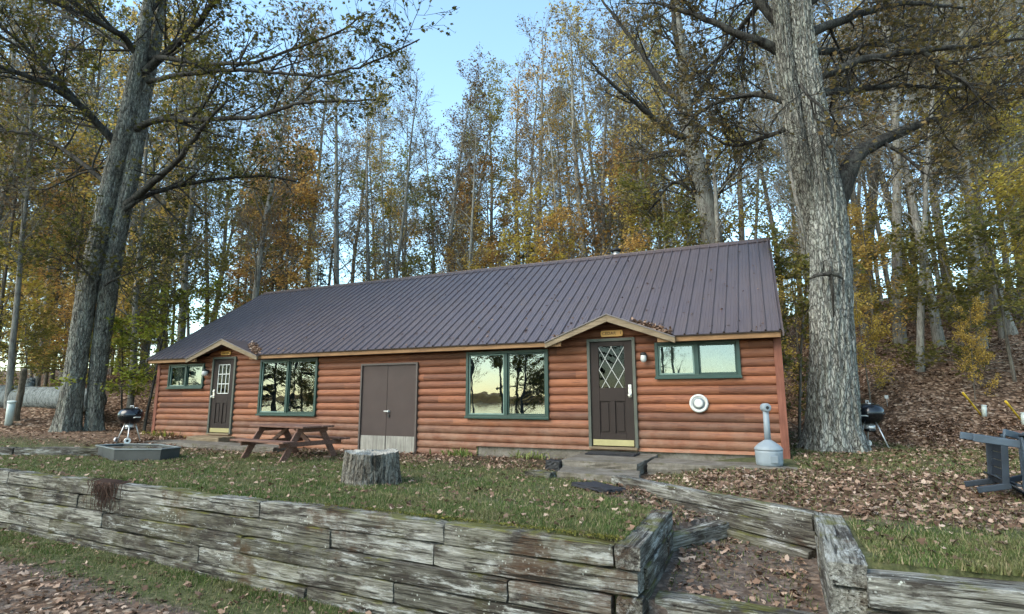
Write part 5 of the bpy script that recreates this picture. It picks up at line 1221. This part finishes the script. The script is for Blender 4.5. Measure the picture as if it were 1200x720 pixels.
sc = [at_depth(px, py, DB-.5-.0*i) for i, (px, py) in enumerate(((949, 327), (956, 323), (965, 322), (973, 321), (981, 323), (988, 327)))]; MB().tube(sc, [.02, .035, .03, .045, .03, .015], 10).tube([at_depth(973, 312, DB-.49), at_depth(974, 322, DB-.5), at_depth(976, 345, DB-.52), at_depth(977, 372, DB-.53)], [.02, .035, .025, .012], 8).build('bark_scar', BARK['dark'], big, smooth=True); tb.br.build('limbs', BARK['dark'], big); tb.crown('crown', LEAF['russet'], .095, big, T9)

# behind the roof: the leaning tree with long bare branches
tm = Tree(303, 1.2, .2); DM = 21.5
r = ray(840, 330); base = CAM+r*DM
bark_tube(tm.tr, [(842, 420), (840, 320), (832, 265), (823, 220), (815, 185), (806, 150), (802, 110), (800, 70), (795, 25), (790, -30)], [14, 12.5, 11.5, 10.5, 9.5, 8, 6, 5, 4, 2.5], DM, 40, 120, .008, 9)
pm = dict(PL); pm['n'] = [14, 6, 5, 0]; pm['len'] = [2.6, 1.2, .55]; pm['ang'] = [42, 42, 40]
for pix, r0, r1 in (([(808, 165), (774, 148, -.4), (760, 134, -.8), (737, 113, -1.2), (716, 98, -1.5), (690, 70, -1.8)], 4.5, 1), ([(802, 120), (783, 109, .4), (752, 62, .8), (729, 31, 1.1), (703, -2, 1.4)], 4.2, 1.2), ([(800, 80), (793, 50), (789, 20), (786, -30)], 4, 2),
    ([(830, 258), (812, 226, .4), (796, 211, .6), (785, 214, .7), (772, 232, .8), (757, 252, .9)], 3.6, 1), ([(834, 240), (857, 204, -.4), (874, 190, -.6), (885, 172, -.8)], 3, .9), ([(812, 185), (790, 175, 1), (765, 182, 1.6), (740, 170, 2)], 3, .9), ([(804, 130), (830, 95, .8), (850, 50, 1.2), (862, 0, 1.6)], 3.6, 1)):
    limb(tm, pix, r0, r1, DM, pm)
lean = thing('leaning_tree', 'dark leaning tree with long bare branches behind the ridge, left of the huge tree', 'tree')
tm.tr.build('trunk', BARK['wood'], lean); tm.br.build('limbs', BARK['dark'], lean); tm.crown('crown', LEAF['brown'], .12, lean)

# trees on the lake side, seen in the window panes
for k, (x, y, kind, h, lab) in enumerate(((-13.0, -36, 'spruce', 21, 'tall dark spruce on the lake side, mirrored in the big window'), (-12.3, -25, 'green', 12, 'dense olive maple on the lake side, mirrored in the right pane of the big window'), (-14.0, -28, 'green', 12.5, 'second dense maple on the lake side, mirrored in the right pane of the big window'), (-19, -36, 'bare', 17, 'bare tree on the lake side, mirrored in the big window'),
    (-27, -27, 'olive', 17, 'leafy olive tree on the lake side, mirrored in the far window'), (-33, -31, 'spruce', 16, 'dark spruce on the lake side, mirrored in the far window'), (-41, -33, 'grey', 17, 'brown-leaved tree on the lake side, mirrored in the far window'),
    (-50, -38, 'spruce', 18, 'outermost dark spruce on the lake side'), (-3.2, -36, 'grey', 16, 'brown-leaved tree on the lake side, mirrored in the small near window'), (-24, -40, 'grey', 15, 'thin brown tree farther out on the lake side'), (-30, -24, 'olive', 15, 'rounded olive tree on the lake side, left of the leafy one'), (-37, -26, 'green', 13, 'low olive maple on the lake side'), (-45, -29, 'olive', 16, 'tall olive tree near the far end of the lake side row'), (-11.4, -29, 'green', 12, 'bushy olive maple on the lake side behind the tall spruce'), (-3.0, -30, 'olive', 12, 'olive tree on the lake side, mirrored in the small near window'), (-47, -23, 'green', 12, 'bushy olive maple on the lake side, mirrored in the far small window'), (-42, -21, 'spruce', 13, 'spruce on the lake side, mirrored in the far small window'), (-52, -27, 'green', 12, 'second bushy maple on the lake side, mirrored in the far small window'), (-33, -24, 'green', 11, 'bushy olive maple on the lake side, mirrored in the far window'), (-29, -29, 'green', 12, 'second bushy maple on the lake side, mirrored in the far window'), (-36.5, -31, 'amber', 12, 'amber maple on the lake side, mirrored in the far window'), (-6, -31, 'bare', 15, 'bare tree on the lake side, mirrored in the left pane of the small near window'), (-10.5, -33, 'grey', 16, 'brown tree on the lake side, mirrored in the left pane of the big window'))):
    plant(kind, x, y, h, lab, 'trees on the lake side')

for k in list(PROTO):                                    # sources that were never planted
    for o in PROTO[k]:
        if o.name not in USED:
            for c in list(o.children): bpy.data.objects.remove(c)
            bpy.data.objects.remove(o)

# ------------------------------------------------------------------ grass, leaves, small plants
def visible(x, y, m=60):
    P = np.stack([x, y, ground_z(x, y)], 1); d = P-CAM; z = d@_f; u = 600+FPX*(d@_r)/z; v = 360-FPX*(d@_u)/z
    return (z > 1.2) & (u > -m) & (u < 1200+m) & (v < 720+m*1.6) & (v > 150)
SLABS = [(-.1, 1.5, -2.6, .2), (1.38, 3.62, -1.42, .2), (-11.9, -7.2, -1.3, .2), (2.25, 3.6, -6.7, -5.9)]
def blocked(x, y, mg=0.0):
    b = (x > WL) & (x < WR) & (y > -.02) & (y < BACK)
    for a, c, e, f in SLABS: b |= (x > a-mg) & (x < c+mg) & (y > e-mg) & (y < f+mg)
    wy = wall_y(x); b |= (x < 2.4) & (y > wy-.02) & (y < wy+.15)
    b |= (x > 2.1) & (x < 2.36) & (y < -4.7) & (y > -6.5)
    b |= (x > 3.52) & (x < 9) & (y > -6.32) & (y < -6.045); b |= (x > 3.5) & (x < 3.88) & (y > -6.3) & (y < -4.25)
    u = (x-A[0])*dAB[0]+(y-A[1])*dAB[1]; v = (x-A[0])*.565+(y-A[1])*.825; b |= (u > -.05) & (u < LAB) & (v > -.06) & (v < .2)
    b |= inpoly(x, y, [(-10.25, -3.36), (-8.85, -3.80), (-8.0, -3.42), (-8.05, -2.98), (-9.2, -2.65), (-10.15, -2.88)])
    b |= (x+2.1)**2+(y+4.18)**2 < .38**2
    b |= (x-4.36)**2+(y-1.6)**2 < .5**2
    return b
def scatter(n, box, wch, rg, maxd=60, power=1.0, minz=None):
    x = rg.uniform(box[0], box[1], n); y = rg.uniform(box[2], box[3], n)
    w = cover(x, y)[wch]; cl = .55+.75*fbm(x, y, 3.1, 8)+.35*fbm(x, y, 9, 2)
    ok = (rg.uniform(0, 1, n) < (w**power)*np.clip(cl, .12, 1)) & visible(x, y) & ~blocked(x, y)
    ok &= np.hypot(x-CAM[0], y-CAM[1]) < maxd
    x, y = x[ok], y[ok]; return np.stack([x, y, ground_z(x, y)], 1)
gr = np.random.default_rng(8)
G = np.concatenate([scatter(330000, (-12.5, 2.4, -6.4, -0.6), 0, gr), scatter(230000, (1.4, 9.5, -6.2, 4.5), 0, gr), scatter(120000, (-12, 2.4, -9.5, -5.6), 0, gr), scatter(50000, (-22, -10, -6, 1), 0, gr), scatter(60000, (3.85, 8, -6.06, -4.9), 0, gr), scatter(50000, (-2.5, 2.1, -6.3, -5.2), 0, gr)])
n = len(G); print('grass blades', n)
h = gr.uniform(.018, .055, n)*(1+.5*fbm(G[:, 0], G[:, 1], 2.7, 4)); wd = gr.uniform(.0035, .0075, n); a = gr.uniform(0, 6.28, n); ln = gr.uniform(.1, 1.1, n)*h
sd = np.stack([np.cos(a), np.sin(a), 0*a], 1)*wd[:, None]; tp = np.stack([np.cos(a+1.57+gr.normal(0, .5, n))*ln, np.sin(a+1.57)*ln, h], 1)
V = np.stack([G-sd-[0, 0, .006], G+sd-[0, 0, .006], G+tp], 1).reshape(-1, 3)
gm = fast_mesh('lawn_grass', V, np.arange(3*n), 3, LEAF['grass']); tag(gm, 'short patchy green grass growing on the lawns and at the wall foot', 'grass', None, 'stuff')
lr = np.random.default_rng(9)
Lp = np.concatenate([scatter(64000, (-12.5, 2.4, -6.4, 0.0), 1, lr), scatter(72000, (1.0, 10, -6.4, 5), 1, lr), scatter(42000, (-12, 3, -11, -5.7), 1, lr), scatter(80000, (2.5, 24, 3, 24), 1, lr), scatter(36000, (-32, -10, -5, 16), 1, lr)])
n = len(Lp); print('litter leaves', n)
dist = np.hypot(Lp[:, 0]-CAM[0], Lp[:, 1]-CAM[1])
Lp[:, 2] += lr.uniform(.008, .035, n)
sz = np.interp(dist, [3, 9, 25], [.072, .074, .10])*lr.uniform(.5, 1.3, n)
T8 = np.array([(-.5, 0, 0), (-.25, -.24, .0), (.02, -.20, 0), (.14, -.38, .0), (.5, 0, 0), (.14, .38, .0), (.02, .20, 0), (-.25, .24, 0)])
lm = leaves_mesh('leaf_litter', Lp, sz, LEAF['litter'], None, T8, 1.5, lr, curl=.7); tag(lm, 'dry brown and tan fallen leaves scattered over the ground', 'leaf litter', None, 'stuff')
# leaves caught in the two valleys of the door gables
for g, lab in ((GAB[1], 'drift of dead leaves caught in the roof valley above the diamond-lattice door'), (GAB[0], 'drift of dead leaves caught in the roof valley above the far grid-windowed door')):
    for side, k in ((1, 330), (-1, 60)):
        u = lr.beta(1.6, 2.2, k); xe = g['r'] if side > 0 else g['l']; x = xe+(g['xa']-xe)*(.05+.75*u)
        yv = EY+np.maximum(0, (dormer_z(x)-EZ)/SL); y = yv+lr.normal(.03, .06, k); z = np.maximum(EZ+SL*(y-EY), dormer_z(x))+.02+np.abs(lr.normal(0, .02, k))
        Pd = np.stack([x, y, z], 1)
        if side > 0: P1 = Pd
        else: P1 = np.concatenate([P1, Pd])
    o = leaves_mesh('leaf_drift', P1, .085, LEAF['litter'], None, T8, .8, lr, curl=.7); tag(o, lab, 'leaf drift', None, 'stuff')
k = 420; x = lr.uniform(-13.4, 3.4, k); v = lr.beta(.8, 1.6, k); y = EY+.05+v*(RY-EY-.1); z = EZ+SL*(y-EY)+.014; ok = z > dormer_z(x)
o = leaves_mesh('roof_litter', np.stack([x, y, z], 1)[ok], .07*lr.uniform(.5, 1.1, ok.sum()), LEAF['litter'], None, T8, 1.2, lr, curl=.6); tag(o, 'few dead leaves and twigs lying scattered on the metal roof', 'leaf litter', None, 'stuff')
# moss along the wall top near the corner
x = lr.uniform(-1.8, 2.1, 9000); y = wall_y(x)+lr.normal(.17, .05, 9000); w = np.clip(fbm(x, y*2, 1.6, 9)+.35+.35*(x > .9), 0, 1); k = (lr.uniform(0, 1, 9000) < w) & (y > wall_y(x)+.02)
x, y = x[k], y[k]; mz = np.where(y < wall_y(x)+.2, WT+.004, ground_z(x, y)+.012)
o = leaves_mesh('moss', np.stack([x, y, mz+lr.uniform(0, .012, len(x))], 1), .020, LEAF['moss'], None, T4, .6, lr); tag(o, 'yellow-green moss growing along the top edge of the long front wall', 'moss', None, 'stuff')
# leafy clumps against the cabin
def clump(px, py, nb, L, spread, label, leaf='blade', name='garden_plant', z=None):
    a = on_ground(px, py, 5); b = MB(); rr = np.random.default_rng(int(px))
    for k in range(nb):
        th = rr.uniform(0, 6.28); l = L*rr.uniform(.5, 1.1); o = rr.normal(0, spread, 2)*[1, .4]; w = rr.uniform(.008, .016); el = rr.uniform(.7, 1.4); P = []
        for j in range(5):
            u = j/4; P.append((o[0]+math.cos(th)*l*u*math.cos(el), o[1]+math.sin(th)*l*u*math.cos(el)*.6, l*(u*math.sin(el)-.55*u*u*rr.uniform(.7, 1.2))+.0))
        P = np.array(P); sdv = np.array([-math.sin(th), math.cos(th), 0.1]); W = w*np.array([.7, 1, 1, .7, .08])
        V = np.concatenate([P-sdv*W[:, None], P+sdv*W[:, None]]); b.add(V, [(j, j+1, 5+j+1, 5+j) for j in range(4)])
    o = b.build(name, LEAF[leaf], None); o.location = (a[0], min(a[1], -.12), a[2]); tag(o, label, 'plant'); return o
clump(538, 535, 95, .40, .20, 'pale green strap-leaved plant against the cabin wall, right of the double door')
clump(622, 538, 70, .36, .22, 'strap-leaved plant against the cabin wall below the right edge of the big window')
clump(218, 509, 60, .42, .5, 'straggly yellowing plant beside the far grid-windowed door', 'lime')
clump(190, 512, 40, .45, .3, 'dry twiggy weed at the left corner of the cabin', 'brown', 'weed')
# tangle of roots hanging over the long wall
b = MB(); rr = np.random.default_rng(12); rx = at_z(122, 566, WT)
for k in range(120):
    x0 = rx[0]+rr.normal(0, .15); l = rr.uniform(.08, .42); y0 = float(wall_y(x0))-.01
    P = [(x0, y0+.10, WT+.03), (x0+rr.normal(0, .03), y0-.025, WT+.01)]
    for j in range(4): P.append((P[-1][0]+rr.normal(0, .035), y0-.02-rr.uniform(0, .03), P[-1][2]-l/4))
    b.tube(P, np.linspace(.006, .002, 6), 4, False)
o = b.build('root_tangle', M['rootwood'] if 'rootwood' in M else paint('red_brown_roots', (0.065, 0.032, 0.02), .9, .3), None); tag(o, 'red-brown tangle of roots hanging over the left part of the long front wall', 'roots')

# ------------------------------------------------------------------ sky and sun
SUN_EL, SUN_AZ = R_(38), R_(212)        # azimuth clockwise from +y
w = bpy.data.worlds.new('World'); scene.world = w; w.use_nodes = True; nt = w.node_tree
sk = nt.nodes.new('ShaderNodeTexSky'); sk.sky_type = 'NISHITA'; sk.sun_disc = False; sk.sun_elevation = SUN_EL; sk.sun_rotation = SUN_AZ
sk.air_density = 1.0; sk.dust_density = 1.0; sk.ozone_density = 0.6; sk.altitude = 300
bg = nt.nodes['Background']; tint = nt.nodes.new('ShaderNodeMix'); tint.data_type = 'RGBA'; tint.blend_type = 'MULTIPLY'; tint.inputs[0].default_value = 1; tint.inputs[7].default_value = (0.93, 1.03, 0.93, 1); nt.links.new(sk.outputs[0], tint.inputs[6]); nt.links.new(tint.outputs[2], bg.inputs[0]); bg.inputs[1].default_value = 0.15
sl = bpy.data.lights.new('sun', 'SUN'); so = bpy.data.objects.new('sun', sl); COL.objects.link(so)
sl.energy = 1.1; sl.angle = R_(45); sl.color = (1.0, 0.89, 0.76)
sd = Vector((math.sin(SUN_AZ)*math.cos(SUN_EL), math.cos(SUN_AZ)*math.cos(SUN_EL), math.sin(SUN_EL)))
so.rotation_euler = (-sd).to_track_quat('-Z', 'Y').to_euler()

scene.view_settings.view_transform = 'Standard'; scene.view_settings.look = 'None'; scene.view_settings.exposure = 1.85; scene.view_settings.gamma = 1
scene.render.engine = 'CYCLES'; c = scene.cycles
c.use_denoising = True; c.max_bounces = 6; c.diffuse_bounces = 3; c.glossy_bounces = 3; c.transmission_bounces = 4; c.transparent_max_bounces = 10; c.use_adaptive_sampling = True; c.adaptive_threshold = .02
c.sample_clamp_indirect = 6
